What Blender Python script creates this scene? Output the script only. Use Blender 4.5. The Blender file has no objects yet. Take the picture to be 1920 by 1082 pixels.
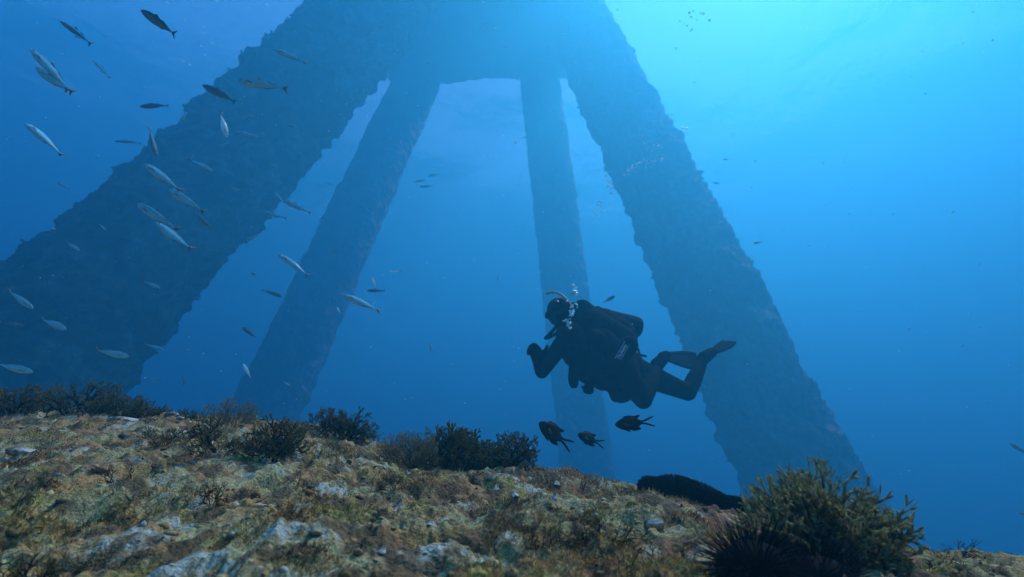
import bpy, bmesh, math, random
import numpy as np
from mathutils import Vector, Matrix

# ------------------------------------------------------------------ camera, sky, sun, exposure
SC = bpy.context.scene
COL = SC.collection
F = 1000.0                     # focal length in pixels of a 1920 px wide frame
PITCH = math.radians(30)
CP, SP = math.cos(PITCH), math.sin(PITCH)

cam_d = bpy.data.cameras.new('camera')
cam_d.sensor_width = 36.0
cam_d.lens = 36.0 * F / 1920.0
cam_d.dof.use_dof = True            # gentle softness of the near turf and of the far legs
cam_d.dof.focus_distance = 1.5
cam_d.dof.aperture_fstop = 5.6
cam_d.clip_start = 0.02
cam_d.clip_end = 1500
cam = bpy.data.objects.new('camera', cam_d)
COL.objects.link(cam)
cam.location = (0, 0, 0)
cam.rotation_euler = (math.radians(90) + PITCH, 0, 0)
SC.camera = cam

SUN_EL, SUN_AZ = math.radians(61), math.radians(63)      # azimuth to the right of straight ahead
sun_dir = Vector((math.sin(SUN_AZ) * math.cos(SUN_EL), math.cos(SUN_AZ) * math.cos(SUN_EL), math.sin(SUN_EL)))

world = bpy.data.worlds.new('World')
SC.world = world
world.use_nodes = True
wn = world.node_tree.nodes
sky = wn.new('ShaderNodeTexSky')
sky.sky_type = 'NISHITA'
sky.sun_disc = False
sky.ozone_density = 7.0
sky.dust_density = 0.3
sky.sun_elevation = SUN_EL
sky.sun_rotation = SUN_AZ
wn['Background'].inputs['Strength'].default_value = 0.15
world.node_tree.links.new(sky.outputs['Color'], wn['Background'].inputs['Color'])

sun_d = bpy.data.lights.new('sun', 'SUN')
sun_d.energy = 5.0
sun_d.angle = math.radians(0.5)
sun_d.color = (1.0, 0.97, 0.86)
sun = bpy.data.objects.new('sun', sun_d)
COL.objects.link(sun)
sun.location = (20, 20, 40)
sun.rotation_euler = (-sun_dir).to_track_quat('-Z', 'Y').to_euler()

SC.view_settings.view_transform = 'Standard'
SC.view_settings.look = 'None'
SC.view_settings.gamma = 1.0
SC.view_settings.use_curve_mapping = False
SC.view_settings.exposure = 3.32

cy = SC.cycles
cy.use_denoising = True
cy.max_bounces = 8
cy.diffuse_bounces = 2
cy.glossy_bounces = 3
cy.transmission_bounces = 4
cy.transparent_max_bounces = 8
cy.volume_bounces = 4
cy.caustics_reflective = False
cy.caustics_refractive = False

U = 2.2                        # size of the platform and depth of the water
SURFACE_Z = 15.4 * U
SEABED_Z = -7.0 * U
WATER_DENSITY = 0.180 / U
WATER_COLOR = (0.037, 0.300, 0.440)
WATER_ABSORB = (0.0, 0.0, 0.02)
WATER_G = 0.48


# ------------------------------------------------------------------ helpers
def at(x, y, d):
    """photo pixel + distance along the view axis -> point in the world"""
    u, v = (x - 960.0) / F, (541.0 - y) / F
    return Vector((u * d, (CP - SP * v) * d, (SP + CP * v) * d))


def px(p):
    u = p[0]; w = CP * p[1] + SP * p[2]; v = -SP * p[1] + CP * p[2]
    return 960 + F * u / w, 541 - F * v / w


def tag(o, label=None, cat=None, group=None, kind=None):
    if label: o['label'] = label
    if cat: o['category'] = cat
    if group: o['group'] = group
    if kind: o['kind'] = kind
    return o


def link(name, me, mat=None, parent=None, smooth=True):
    o = bpy.data.objects.new(name, me)
    COL.objects.link(o)
    if mat is not None and not me.materials:
        me.materials.append(mat)
    if smooth:
        me.polygons.foreach_set('use_smooth', np.ones(len(me.polygons), dtype=bool))
    if parent is not None:
        o.parent = parent
    return o


def mesh(name, verts, faces):
    me = bpy.data.meshes.new(name)
    me.from_pydata([tuple(v) for v in verts], [], [tuple(f) for f in faces])
    me.update()
    return me


def np_mesh(name, V, Fc):
    """V (n,3) float array, Fc (m,k) int array: fast build"""
    V = np.asarray(V, dtype=np.float32); Fc = np.asarray(Fc, dtype=np.int32)
    me = bpy.data.meshes.new(name)
    me.vertices.add(len(V)); me.vertices.foreach_set('co', V.ravel())
    k = Fc.shape[1]
    me.loops.add(Fc.size); me.loops.foreach_set('vertex_index', Fc.ravel())
    me.polygons.add(len(Fc))
    me.polygons.foreach_set('loop_start', np.arange(0, Fc.size, k, dtype=np.int32))
    me.polygons.foreach_set('loop_total', np.full(len(Fc), k, dtype=np.int32))
    me.update(calc_edges=True)
    return me


def vcol(me, name, rgb):
    a = me.color_attributes.new(name, 'FLOAT_COLOR', 'POINT')
    c = np.ones((len(me.vertices), 4), dtype=np.float32)
    c[:, :3] = rgb
    a.data.foreach_set('color', c.ravel())


def empty(name, loc=(0, 0, 0)):
    o = bpy.data.objects.new(name, None)
    COL.objects.link(o)
    o.location = loc
    o.empty_display_size = 0.05
    return o


def grid_faces(nu, nv, wrap=False):
    i = np.arange(nu if wrap else nu - 1)[:, None]
    j = np.arange(nv - 1)[None, :]
    i2 = (i + 1) % nu
    return np.stack([i * nv + j, i2 * nv + j, i2 * nv + j + 1, i * nv + j + 1], axis=-1).reshape(-1, 4)


def _hash(ix, iy, iz, seed):
    h = (ix.astype(np.int64) * 374761393 + iy.astype(np.int64) * 668265263 + iz.astype(np.int64) * 2147483647 + seed * 974711) & 0xffffffff
    h = ((h ^ (h >> 13)) * 1274126177) & 0xffffffff
    h = ((h ^ (h >> 16)) * 2246822519) & 0xffffffff
    return ((h ^ (h >> 15)) & 0xffff) / 65535.0


def vnoise(P, seed=0):
    P = np.asarray(P, dtype=np.float64)
    I = np.floor(P).astype(np.int64); f = P - I
    f = f * f * f * (f * (f * 6 - 15) + 10)
    r = 0
    for a in (0, 1):
        wx = f[:, 0] if a else 1 - f[:, 0]
        for b in (0, 1):
            wy = f[:, 1] if b else 1 - f[:, 1]
            for c in (0, 1):
                wz = f[:, 2] if c else 1 - f[:, 2]
                r = r + wx * wy * wz * _hash(I[:, 0] + a, I[:, 1] + b, I[:, 2] + c, seed)
    return r


def fbm(P, octaves=4, seed=0, gain=0.5, lac=2.03):
    P = np.asarray(P, dtype=np.float64)
    s = 0; a = 1; t = 0
    for o in range(octaves):
        s = s + a * vnoise(P * (lac ** o) + 17.3 * o, seed + o); t += a; a *= gain
    return s / t


def sstep(a, b, x):
    t = np.clip((x - a) / (b - a), 0, 1)
    return t * t * (3 - 2 * t)


def new_mat(name, base=(0.5, 0.5, 0.5), rough=0.8, metal=0.0, spec=0.3):
    m = bpy.data.materials.new(name); m.use_nodes = True
    b = m.node_tree.nodes['Principled BSDF']
    b.inputs['Base Color'].default_value = (*base, 1)
    b.inputs['Roughness'].default_value = rough
    b.inputs['Metallic'].default_value = metal
    b.inputs['Specular IOR Level'].default_value = spec
    return m, m.node_tree.nodes, m.node_tree.links, b


def noise_col(m, nt, lk, b, c0, c1, scale, detail=6, lo=0.35, hi=0.65, coord='Object', bump=0.0, bump_scale=None, dist=0.01):
    tc = nt.new('ShaderNodeTexCoord')
    n = nt.new('ShaderNodeTexNoise'); n.inputs['Scale'].default_value = scale; n.inputs['Detail'].default_value = detail
    lk.new(tc.outputs[coord], n.inputs['Vector'])
    r = nt.new('ShaderNodeValToRGB')
    r.color_ramp.elements[0].position = lo; r.color_ramp.elements[0].color = (*c0, 1)
    r.color_ramp.elements[1].position = hi; r.color_ramp.elements[1].color = (*c1, 1)
    lk.new(n.outputs['Fac'], r.inputs['Fac']); lk.new(r.outputs['Color'], b.inputs['Base Color'])
    if bump:
        n2 = nt.new('ShaderNodeTexNoise'); n2.inputs['Scale'].default_value = bump_scale or scale * 3; n2.inputs['Detail'].default_value = 5
        lk.new(tc.outputs[coord], n2.inputs['Vector'])
        bp = nt.new('ShaderNodeBump'); bp.inputs['Strength'].default_value = bump; bp.inputs['Distance'].default_value = dist
        lk.new(n2.outputs['Fac'], bp.inputs['Height']); lk.new(bp.outputs['Normal'], b.inputs['Normal'])
    return r


def attr_mat(name, rough=0.85, spec=0.2, attr='tint', translucent=0.0, bump=0.0, bump_scale=200, bump_dist=0.002, vary=0.0, vary_scale=60):
    m, nt, lk, b = new_mat(name, rough=rough, spec=spec)
    a = nt.new('ShaderNodeVertexColor'); a.layer_name = attr
    out = a.outputs['Color']
    tc = nt.new('ShaderNodeTexCoord')
    if vary:
        n = nt.new('ShaderNodeTexNoise'); n.inputs['Scale'].default_value = vary_scale; n.inputs['Detail'].default_value = 8
        lk.new(tc.outputs['Object'], n.inputs['Vector'])
        mr = nt.new('ShaderNodeMapRange'); mr.inputs['From Min'].default_value = 0.3; mr.inputs['From Max'].default_value = 0.7
        mr.inputs['To Min'].default_value = 1 - vary; mr.inputs['To Max'].default_value = 1 + vary
        lk.new(n.outputs['Fac'], mr.inputs['Value'])
        mx = nt.new('ShaderNodeVectorMath'); mx.operation = 'SCALE'
        lk.new(out, mx.inputs[0]); lk.new(mr.outputs['Result'], mx.inputs['Scale'])
        out = mx.outputs['Vector']
    lk.new(out, b.inputs['Base Color'])
    if bump:
        n2 = nt.new('ShaderNodeTexNoise'); n2.inputs['Scale'].default_value = bump_scale; n2.inputs['Detail'].default_value = 6
        lk.new(tc.outputs['Object'], n2.inputs['Vector'])
        bp = nt.new('ShaderNodeBump'); bp.inputs['Strength'].default_value = bump; bp.inputs['Distance'].default_value = bump_dist
        lk.new(n2.outputs['Fac'], bp.inputs['Height']); lk.new(bp.outputs['Normal'], b.inputs['Normal'])
    if translucent:
        t = nt.new('ShaderNodeBsdfTranslucent'); lk.new(out, t.inputs['Color'])
        ms = nt.new('ShaderNodeMixShader'); ms.inputs['Fac'].default_value = translucent
        lk.new(b.outputs['BSDF'], ms.inputs[1]); lk.new(t.outputs['BSDF'], ms.inputs[2])
        lk.new(ms.outputs['Shader'], nt['Material Output'].inputs['Surface'])
    return m


def tube(pts, rad, seg=8, cap=True):
    """round tube along points -> verts, faces (lists); rad a number or one per point"""
    pts = [Vector(p) for p in pts]; n = len(pts)
    if not hasattr(rad, '__len__'): rad = [rad] * n
    V, Fc = [], []
    t0 = (pts[1] - pts[0]).normalized()
    up = Vector((0, 0, 1)) if abs(t0.z) < 0.9 else Vector((1, 0, 0))
    x = t0.cross(up).normalized()
    for i in range(n):
        t = (pts[min(i + 1, n - 1)] - pts[max(i - 1, 0)]).normalized()
        x = (x - t * x.dot(t)).normalized(); y = t.cross(x)
        for k in range(seg):
            a = 2 * math.pi * k / seg
            V.append(pts[i] + (x * math.cos(a) + y * math.sin(a)) * rad[i])
    for i in range(n - 1):
        for k in range(seg):
            k2 = (k + 1) % seg
            Fc.append((i * seg + k, i * seg + k2, (i + 1) * seg + k2, (i + 1) * seg + k))
    if cap:
        V.append(pts[0]); V.append(pts[-1]); a, b = len(V) - 2, len(V) - 1
        for k in range(seg):
            k2 = (k + 1) % seg
            Fc.append((a, k2, k)); Fc.append((b, (n - 1) * seg + k, (n - 1) * seg + k2))
    return V, Fc


def spline(pts, n):
    """Catmull-Rom through points, n samples"""
    P = [Vector(p) for p in pts]; P = [P[0] * 2 - P[1]] + P + [P[-1] * 2 - P[-2]]
    out = []; m = len(P) - 3
    for i in range(n):
        s = i / (n - 1) * m; k = min(int(s), m - 1); t = s - k
        a, b, c, d = P[k:k + 4]
        out.append(0.5 * ((2 * b) + (c - a) * t + (2 * a - 5 * b + 4 * c - d) * t * t + (3 * b - a - 3 * c + d) * t ** 3))
    return out

# ------------------------------------------------------------------ the water: surface overhead, body of water round everything
def build_water():
    n = 260
    xs = np.linspace(-130, 130, n); ys = np.linspace(-90, 170, n)
    X, Y = np.meshgrid(xs, ys, indexing='ij')
    P = np.stack([X.ravel(), Y.ravel(), np.zeros(X.size)], 1)
    Z = SURFACE_Z + 0.9 * (fbm(P * np.array([0.10, 0.15, 1]), 4, 5) - 0.5)
    V = np.stack([X.ravel(), Y.ravel(), Z], 1)
    me = np_mesh('water_surface', V, grid_faces(n, n))
    m = bpy.data.materials.new('water_surface'); m.use_nodes = True
    nt, lk = m.node_tree.nodes, m.node_tree.links
    nt.remove(nt['Principled BSDF'])
    tr = nt.new('ShaderNodeBsdfTransparent'); gl = nt.new('ShaderNodeBsdfGlossy')
    gl.inputs['Roughness'].default_value = 0.2; gl.inputs['Color'].default_value = (1, 1, 1, 1)
    fr = nt.new('ShaderNodeFresnel'); fr.inputs['IOR'].default_value = 1.333
    tc = nt.new('ShaderNodeTexCoord'); no = nt.new('ShaderNodeTexNoise')
    no.inputs['Scale'].default_value = 0.6; no.inputs['Detail'].default_value = 8; no.inputs['Roughness'].default_value = 0.61
    lk.new(tc.outputs['Object'], no.inputs['Vector'])
    bp = nt.new('ShaderNodeBump'); bp.inputs['Strength'].default_value = 0.6; bp.inputs['Distance'].default_value = 0.22
    lk.new(no.outputs['Fac'], bp.inputs['Height'])
    lk.new(bp.outputs['Normal'], fr.inputs['Normal']); lk.new(bp.outputs['Normal'], gl.inputs['Normal'])
    mx = nt.new('ShaderNodeMixShader')
    lk.new(fr.outputs['Fac'], mx.inputs['Fac']); lk.new(tr.outputs['BSDF'], mx.inputs[1]); lk.new(gl.outputs['BSDF'], mx.inputs[2])
    lk.new(mx.outputs['Shader'], nt['Material Output'].inputs['Surface'])
    o = link('water', me, m)
    tag(o, 'rippled underside of the sea surface far overhead', 'water', kind='structure')


def build_haze():
    me = bpy.data.meshes.new('haze')
    bm = bmesh.new(); bmesh.ops.create_cube(bm, size=1)
    z0, z1 = SEABED_Z - 2.5, SURFACE_Z + 1.2
    for v in bm.verts:
        v.co = Vector((v.co.x * 290, v.co.y * 290 + 40, z0 + (v.co.z + 0.5) * (z1 - z0)))
    bm.to_mesh(me); bm.free()
    m = bpy.data.materials.new('sea_water_body'); m.use_nodes = True
    nt, lk = m.node_tree.nodes, m.node_tree.links
    nt.remove(nt['Principled BSDF'])
    pv = nt.new('ShaderNodeVolumePrincipled')
    pv.inputs['Color'].default_value = (*WATER_COLOR, 1)
    pv.inputs['Density'].default_value = WATER_DENSITY
    pv.inputs['Absorption Color'].default_value = (*WATER_ABSORB, 1)
    pv.inputs['Anisotropy'].default_value = WATER_G
    lk.new(pv.outputs['Volume'], nt['Material Output'].inputs['Volume'])
    o = link('haze', me, m, smooth=False)
    tag(o, 'clear blue sea water thickening into haze with distance', 'water', kind='stuff')


# ------------------------------------------------------------------ seabed far below
def build_seabed():
    n = 120
    xs = np.linspace(-135, 135, n); ys = np.linspace(-92, 172, n)
    X, Y = np.meshgrid(xs, ys, indexing='ij')
    P = np.stack([X.ravel(), Y.ravel(), np.zeros(X.size)], 1)
    Z = SEABED_Z + 0.9 * (fbm(P * 0.12, 4, 31) - 0.5)
    me = np_mesh('seabed', np.stack([X.ravel(), Y.ravel(), Z], 1), grid_faces(n, n))
    m, nt, lk, b = new_mat('seabed_sand', rough=0.95)
    noise_col(m, nt, lk, b, (0.10, 0.09, 0.07), (0.24, 0.22, 0.17), 0.5, bump=0.4, bump_scale=3, dist=0.1)
    tag(link('seabed', me, m), 'dim sandy sea floor far below the reef', 'seabed', kind='structure')


# ------------------------------------------------------------------ the platform: four legs leaning together under a deck
# bottom (px x, px y, depth), top (px x, px y, depth), radius bottom, radius top
LEGS = [
    dict(b=(118, 630, 5.3), t=(690, 35, 9.3), r=(0.72, 0.76), label='nearest leg, a thick dark column crusted with growth leaning in from the left'),
    dict(b=(505, 760, 11.6), t=(797, 120, 16.8), r=(0.72, 0.68), label='hazy far leg behind the shoal of fish'),
    dict(b=(1101, 880, 12.6), t=(1011, 140, 16.6), r=(0.63, 0.60), label='faint far leg rising straight behind the diver'),
    dict(b=(1476, 850, 7.4), t=(1085, 40, 13.4), r=(0.74, 0.74), label='thick leg behind the diver\'s fins, paler on its right side'),
]
DECK_Z = 14.3 * U


def build_platform():
    root = empty('sunken_platform', (0.5 * U, 9.0 * U, SEABED_Z))
    tag(root, 'huge growth-covered underwater platform with four leaning legs meeting under a hazy deck', 'platform')
    inv = Matrix.Translation(-Vector(root.location))
    m_leg = attr_mat('leg_growth', rough=0.95, spec=0.1, bump=0.8, bump_scale=5, bump_dist=0.1, vary=0.6, vary_scale=5)
    m_tuft = attr_mat('leg_tufts', rough=0.95, spec=0.05)
    rng = np.random.default_rng(4)
    for li, L in enumerate(LEGS):
        A, B = at(*L['b']) * U, at(*L['t']) * U
        dr = (B - A).normalized()
        s0 = (SEABED_Z - 0.8 - A.z) / dr.z; s1 = (DECK_Z + 0.4 - A.z) / dr.z
        sAB = (B - A).length
        x = dr.cross(Vector((0, 1, 0))).normalized(); y = dr.cross(x)
        nu, nv = 200, int((s1 - s0) / (0.035 * U))
        th = np.linspace(0, 2 * np.pi, nu, endpoint=False)
        s = np.linspace(s0, s1, nv)
        T, S = np.meshgrid(th, s, indexing='ij'); T = T.ravel(); S = S.ravel()
        R = L['r'][0] * U + U * (L['r'][1] - L['r'][0]) * np.clip(S / sAB, -0.3, 1.2)
        ax = np.array(A)[None] + S[:, None] * np.array(dr)[None]
        rad = np.cos(T)[:, None] * np.array(x)[None] + np.sin(T)[:, None] * np.array(y)[None]
        P0 = ax + rad * R[:, None]; P = P0 / U
        big = fbm(P * 1.1, 3, 40 + li); mid = fbm(P * 4.5, 3, 60 + li); fine = fbm(P * 14, 2, 80 + li)
        lump = np.abs(vnoise(P * 7.5, 90 + li) - 0.5) * 2
        disp = (1.0 if li in (0, 3) else 0.6) * (0.16 * (big - 0.5) + 0.09 * (mid - 0.5) + 0.11 * (fbm(P * 9.5, 3, 170 + li) - 0.5) + 0.045 * sstep(0.54, 0.68, fbm(P * 5.0 + 7, 3, 160 + li)) + 0.05 * (1 - lump) * sstep(0.4, 0.6, mid) + 0.06 * (fine - 0.5))
        V = P0 + rad * (disp - 0.03)[:, None] * (R / 0.8)[:, None]
        V = V - np.array(root.location)[None]
        me = np_mesh('leg', V, grid_faces(nu, nv, wrap=True))
        c1 = np.array([0.05, 0.032, 0.024]); c2 = np.array([0.20, 0.13, 0.095]); c3 = np.array([0.24, 0.13, 0.095]); c4 = np.array([0.24, 0.22, 0.18])
        k = fbm(P * 2.2, 4, 120 + li)[:, None]; k2 = sstep(0.60, 0.70, fbm(P * 1.6 + 9, 4, 130 + li))[:, None]; k3 = sstep(0.62, 0.72, fbm(P * 3.3 + 3, 3, 140 + li))[:, None]
        C = c1 + (c2 - c1) * sstep(0.35, 0.65, k); C = C + (c3 - C) * k2 * (0.8 if li in (0, 3) else 0.2); C = C + (c4 - C) * k3 * 0.7
        vcol(me, 'tint', C)
        leg = link('leg', me, m_leg, root)
        leg['label'] = L['label']
        # hydroid and sponge tufts standing off the crust
        nt_ = 14000 if li in (0, 3) else 2500
        idx = rng.integers(0, len(V), nt_)
        base = V[idx]; out = rad[idx] + rng.normal(0, 0.45, (nt_, 3)); out /= np.linalg.norm(out, axis=1)[:, None]
        ln = U * rng.uniform(0.015, 0.045, nt_) * (0.6 + 0.6 * mid[idx])
        side = np.cross(out, rng.normal(0, 1, (nt_, 3))); side /= np.linalg.norm(side, axis=1)[:, None]
        side2 = np.cross(out, side)
        w = (ln * rng.uniform(0.25, 0.5, nt_))[:, None]; ln = ln[:, None]
        b0 = base - out * 0.03
        TV = np.stack([b0 + side * w * .6, b0 - side * w * .3 + side2 * w * .5, b0 - side * w * .3 - side2 * w * .5,
                       b0 + out * ln + side * w * 0.9, b0 + out * ln * .8 - side * w * .7 + side2 * w * .5, b0 + out * ln * 1.1 - side2 * w * .7], 1).reshape(-1, 3)
        f = np.array([[0, 1, 4, 3], [1, 2, 5, 4], [2, 0, 3, 5]])
        TF = (np.arange(nt_)[:, None, None] * 6 + f[None]).reshape(-1, 4)
        tm = np_mesh('marine_growth', TV, TF)
        vcol(tm, 'tint', np.repeat(C[idx] * rng.uniform(0.7, 1.5, (nt_, 1)), 6, axis=0))
        g = link('marine_growth', tm, m_tuft, leg, smooth=False)
        g['kind'] = 'stuff'
    # deck: thick slab with girders under it
    tops = []
    for L in LEGS:
        A, B = at(*L['b']) * U, at(*L['t']) * U; dr = (B - A).normalized()
        tops.append(A + dr * ((DECK_Z - A.z) / dr.z))
    x0 = min(p.x for p in tops) - 1.1 * U; x1 = max(p.x for p in tops) + 1.0 * U
    y0 = min(p.y for p in tops) - 1.3 * U; y1 = max(p.y for p in tops) + 0.35 * U
    m, nt, lk, b = new_mat('deck_growth', rough=0.95)
    noise_col(m, nt, lk, b, (0.04, 0.035, 0.03), (0.14, 0.10, 0.08), 1.5, bump=0.8, bump_scale=4, dist=0.1)
    n1, n2 = 90, 120
    X, Y = np.meshgrid(np.linspace(x0, x1, n1), np.linspace(y0, y1, n2), indexing='ij')
    P = np.stack([X.ravel(), Y.ravel(), np.zeros(X.size)], 1)
    zb = DECK_Z - 1.3 * (fbm(P * 0.5, 5, 200) - 0.35); zt = np.full(X.size, DECK_Z + 1.2)
    # rough sides
    V = np.concatenate([np.stack([P[:, 0], P[:, 1], zb], 1), np.stack([P[:, 0], P[:, 1], zt], 1)])
    f1 = grid_faces(n1, n2)[:, ::-1]; f2 = grid_faces(n1, n2) + n1 * n2
    ring = [i * n2 for i in range(n1)] + [(n1 - 1) * n2 + j for j in range(1, n2)] + [i * n2 + n2 - 1 for i in range(n1 - 2, -1, -1)] + [j for j in range(n2 - 2, 0, -1)]
    N = n1 * n2
    f3 = np.array([[ring[k], ring[(k + 1) % len(ring)], ring[(k + 1) % len(ring)] + N, ring[k] + N] for k in range(len(ring))])
    V[:, :2] += 0.5 * (np.stack([fbm(V * 1.3, 3, 210), fbm(V * 1.3 + 50, 3, 211)], 1) - 0.5)
    V = V - np.array(root.location)[None]
    dk = link('deck', np_mesh('deck', V, np.concatenate([f1, f2, f3])), m, root)
    dk['label'] = 'hazy broad deck that the legs run up into'


build_water(); build_haze(); build_seabed(); build_platform()

# ------------------------------------------------------------------ the reef in the foreground
CREST = [(-900, 770, 2.7), (-400, 762, 2.5), (0, 760, 2.3), (150, 764, 2.2), (300, 771, 2.1), (450, 783, 2.0), (580, 800, 1.9), (700, 826, 1.8),
         (800, 852, 1.7), (900, 868, 1.62), (1010, 880, 1.55), (1100, 897, 1.5), (1200, 915, 1.42), (1300, 938, 1.35),
         (1400, 962, 1.27), (1550, 1000, 1.18), (1700, 1022, 1.12), (1800, 1036, 1.1), (1920, 1052, 1.1), (2400, 1120, 1.15), (3000, 1170, 1.2)]
NEAR = [(-900, 1090, 0.8), (0, 1090, 0.62), (500, 1090, 0.55), (960, 1090, 0.50), (1400, 1090, 0.50), (1920, 1120, 0.52), (3000, 1190, 0.55)]
_c = np.array([at(*p) for p in CREST]); _n = np.array([at(*p) for p in NEAR])
_ca, _cr, _cz = np.arctan2(_c[:, 0], _c[:, 1]), np.hypot(_c[:, 0], _c[:, 1]), _c[:, 2]
_na, _nr, _nz = np.arctan2(_n[:, 0], _n[:, 1]), np.hypot(_n[:, 0], _n[:, 1]), _n[:, 2]


def reef_base(a, r):
    rc, zc = np.interp(a, _ca, _cr), np.interp(a, _ca, _cz)
    rn, zn = np.interp(a, _na, _nr), np.interp(a, _na, _nz)
    # blend to a plain slope behind the camera
    back = sstep(1.1, 2.2, np.abs(a)); zc = zc * (1 - back) - 0.4 * back; zn = zn * (1 - back) - 0.2 * back
    t = (r - rn) / (rc - rn)
    g = 1.10 * t - 0.10 * t * t
    z_front = zn + (zc - zn) * g
    z_in = -0.17 + (zn + 0.17) * np.clip(r / rn, 0, 1)
    o = np.clip(r - rc, 0, None)
    slope_c = (zc - zn) * 0.90 / (rc - rn)
    z_out = zc + slope_c * o - 0.55 * o * o
    z_out = np.where(o > 1.2, zc + slope_c * 1.2 - 0.79 - (o - 1.2) * 1.5, z_out)
    return np.where(r < rn, z_in, np.where(r < rc, z_front, z_out))


def reef_disp(X, Y):
    P = np.stack([X, Y, np.zeros_like(X)], 1)
    # ridges run a little up to the right, across the view
    Q = np.stack([X * 0.9 + Y * 0.3, Y * 2.0 - X * 0.55, np.zeros_like(X)], 1)
    big = fbm(P * 2.6, 3, 301) - 0.5
    ridge = fbm(Q * 3.6, 3, 305) - 0.5
    mid = fbm(P * 13, 3, 311) - 0.5
    lump = 1 - np.abs(vnoise(P * 22, 317) - 0.5) * 2
    fine = fbm(P * 55, 3, 321, gain=0.6) - 0.5
    crk = 1 - sstep(0.0, 0.07, np.abs(fbm(Q * 5.0 + 40, 3, 341) - 0.5)); pit = sstep(0.62, 0.72, fbm(P * 26 + 4, 3, 343))
    return -0.010 - 0.016 * crk - 0.012 * pit + 0.04 * big + 0.050 * ridge + 0.036 * mid + 0.014 * (lump - 0.5) + 0.016 * fine + 0.007 * (vnoise(P * 120, 331) - 0.5) * sstep(0.35, 0.6, fbm(P * 8, 3, 333))


def reef_z(x, y):
    X, Y = np.atleast_1d(np.asarray(x, float)), np.atleast_1d(np.asarray(y, float))
    a, r = np.arctan2(X, Y), np.hypot(X, Y)
    return reef_base(a, r) + reef_disp(X, Y) * sstep(0.1, 0.5, r)


def reef_tint(X, Y, bare=True):
    P = np.stack([X, Y, np.zeros_like(X)], 1)
    Q = np.stack([X * 0.9 + Y * 0.3, Y * 2.2 - X * 0.6, np.zeros_like(X)], 1)
    olive = np.array([0.082, 0.076, 0.032]); brown = np.array([0.100, 0.076, 0.042]); dark = np.array([0.030, 0.024, 0.014])
    red = np.array([0.105, 0.052, 0.046]); grey = np.array([0.105, 0.115, 0.085]); white = np.array([0.155, 0.195, 0.235]); green = np.array([0.075, 0.095, 0.030])
    mixv = lambda C, c, k: C + (c - C) * np.clip(k, 0, 1)[:, None]
    C = np.tile(olive, (len(X), 1))
    C = mixv(C, brown, sstep(0.42, 0.58, fbm(P * 11, 5, 401)))
    C = mixv(C, green, 0.45 * sstep(0.55, 0.66, fbm(P * 8 + 3, 5, 403)))
    right = sstep(-0.05, 0.45, X)
    C = mixv(C, red, (0.25 + 0.6 * right) * sstep(0.47, 0.62, fbm(P * 13 + 7, 5, 405)))
    pale = fbm(Q * 8.5, 5, 407, gain=0.62)
    C = mixv(C, grey, 0.85 * sstep(0.50, 0.60, pale) * (1 - 0.35 * right))
    C = mixv(C, white if bare else grey * 0.7, 0.72 * sstep(0.605, 0.69, fbm(Q * 9.5 + 11, 5, 409, gain=0.70)) * (1 - 0.75 * right))
    C = mixv(C, dark, 0.85 * sstep(0.49, 0.62, fbm(P * 30 + 5, 4, 411)))
    C = C * (0.35 + 1.3 * fbm(P * 90, 3, 413, gain=0.7))[:, None]
    return np.clip(C * np.array([[3.4, 2.45, 1.40]]), 0.008, 0.38)


def build_reef():
    A = np.concatenate([np.linspace(-np.pi, -1.05, 50, endpoint=False), np.linspace(-1.05, 1.0, 900, endpoint=False), np.linspace(1.0, np.pi, 51)])
    Rr = np.concatenate([np.geomspace(0.12, 0.42, 24, endpoint=False), np.geomspace(0.42, 2.6, 400, endpoint=False), np.geomspace(2.6, 8.5, 40)])
    AA, RR = np.meshgrid(A, Rr, indexing='ij'); a, r = AA.ravel(), RR.ravel()
    X, Y = np.sin(a) * r, np.cos(a) * r
    Z = np.maximum(reef_base(a, r) + reef_disp(X, Y) * sstep(0.1, 0.5, r), SEABED_Z - 0.8)
    me = np_mesh('reef', np.stack([X, Y, Z], 1), grid_faces(len(A), len(Rr))[:, ::-1])
    vcol(me, 'tint', reef_tint(X, Y))
    m = attr_mat('reef_rock', rough=0.9, spec=0.25, bump=0.9, bump_scale=170, bump_dist=0.006, vary=0.5, vary_scale=240)
    o = link('reef', me, m)
    tag(o, 'sloping rock reef overgrown with brown and olive turf in the foreground', 'reef', kind='structure')


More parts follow.
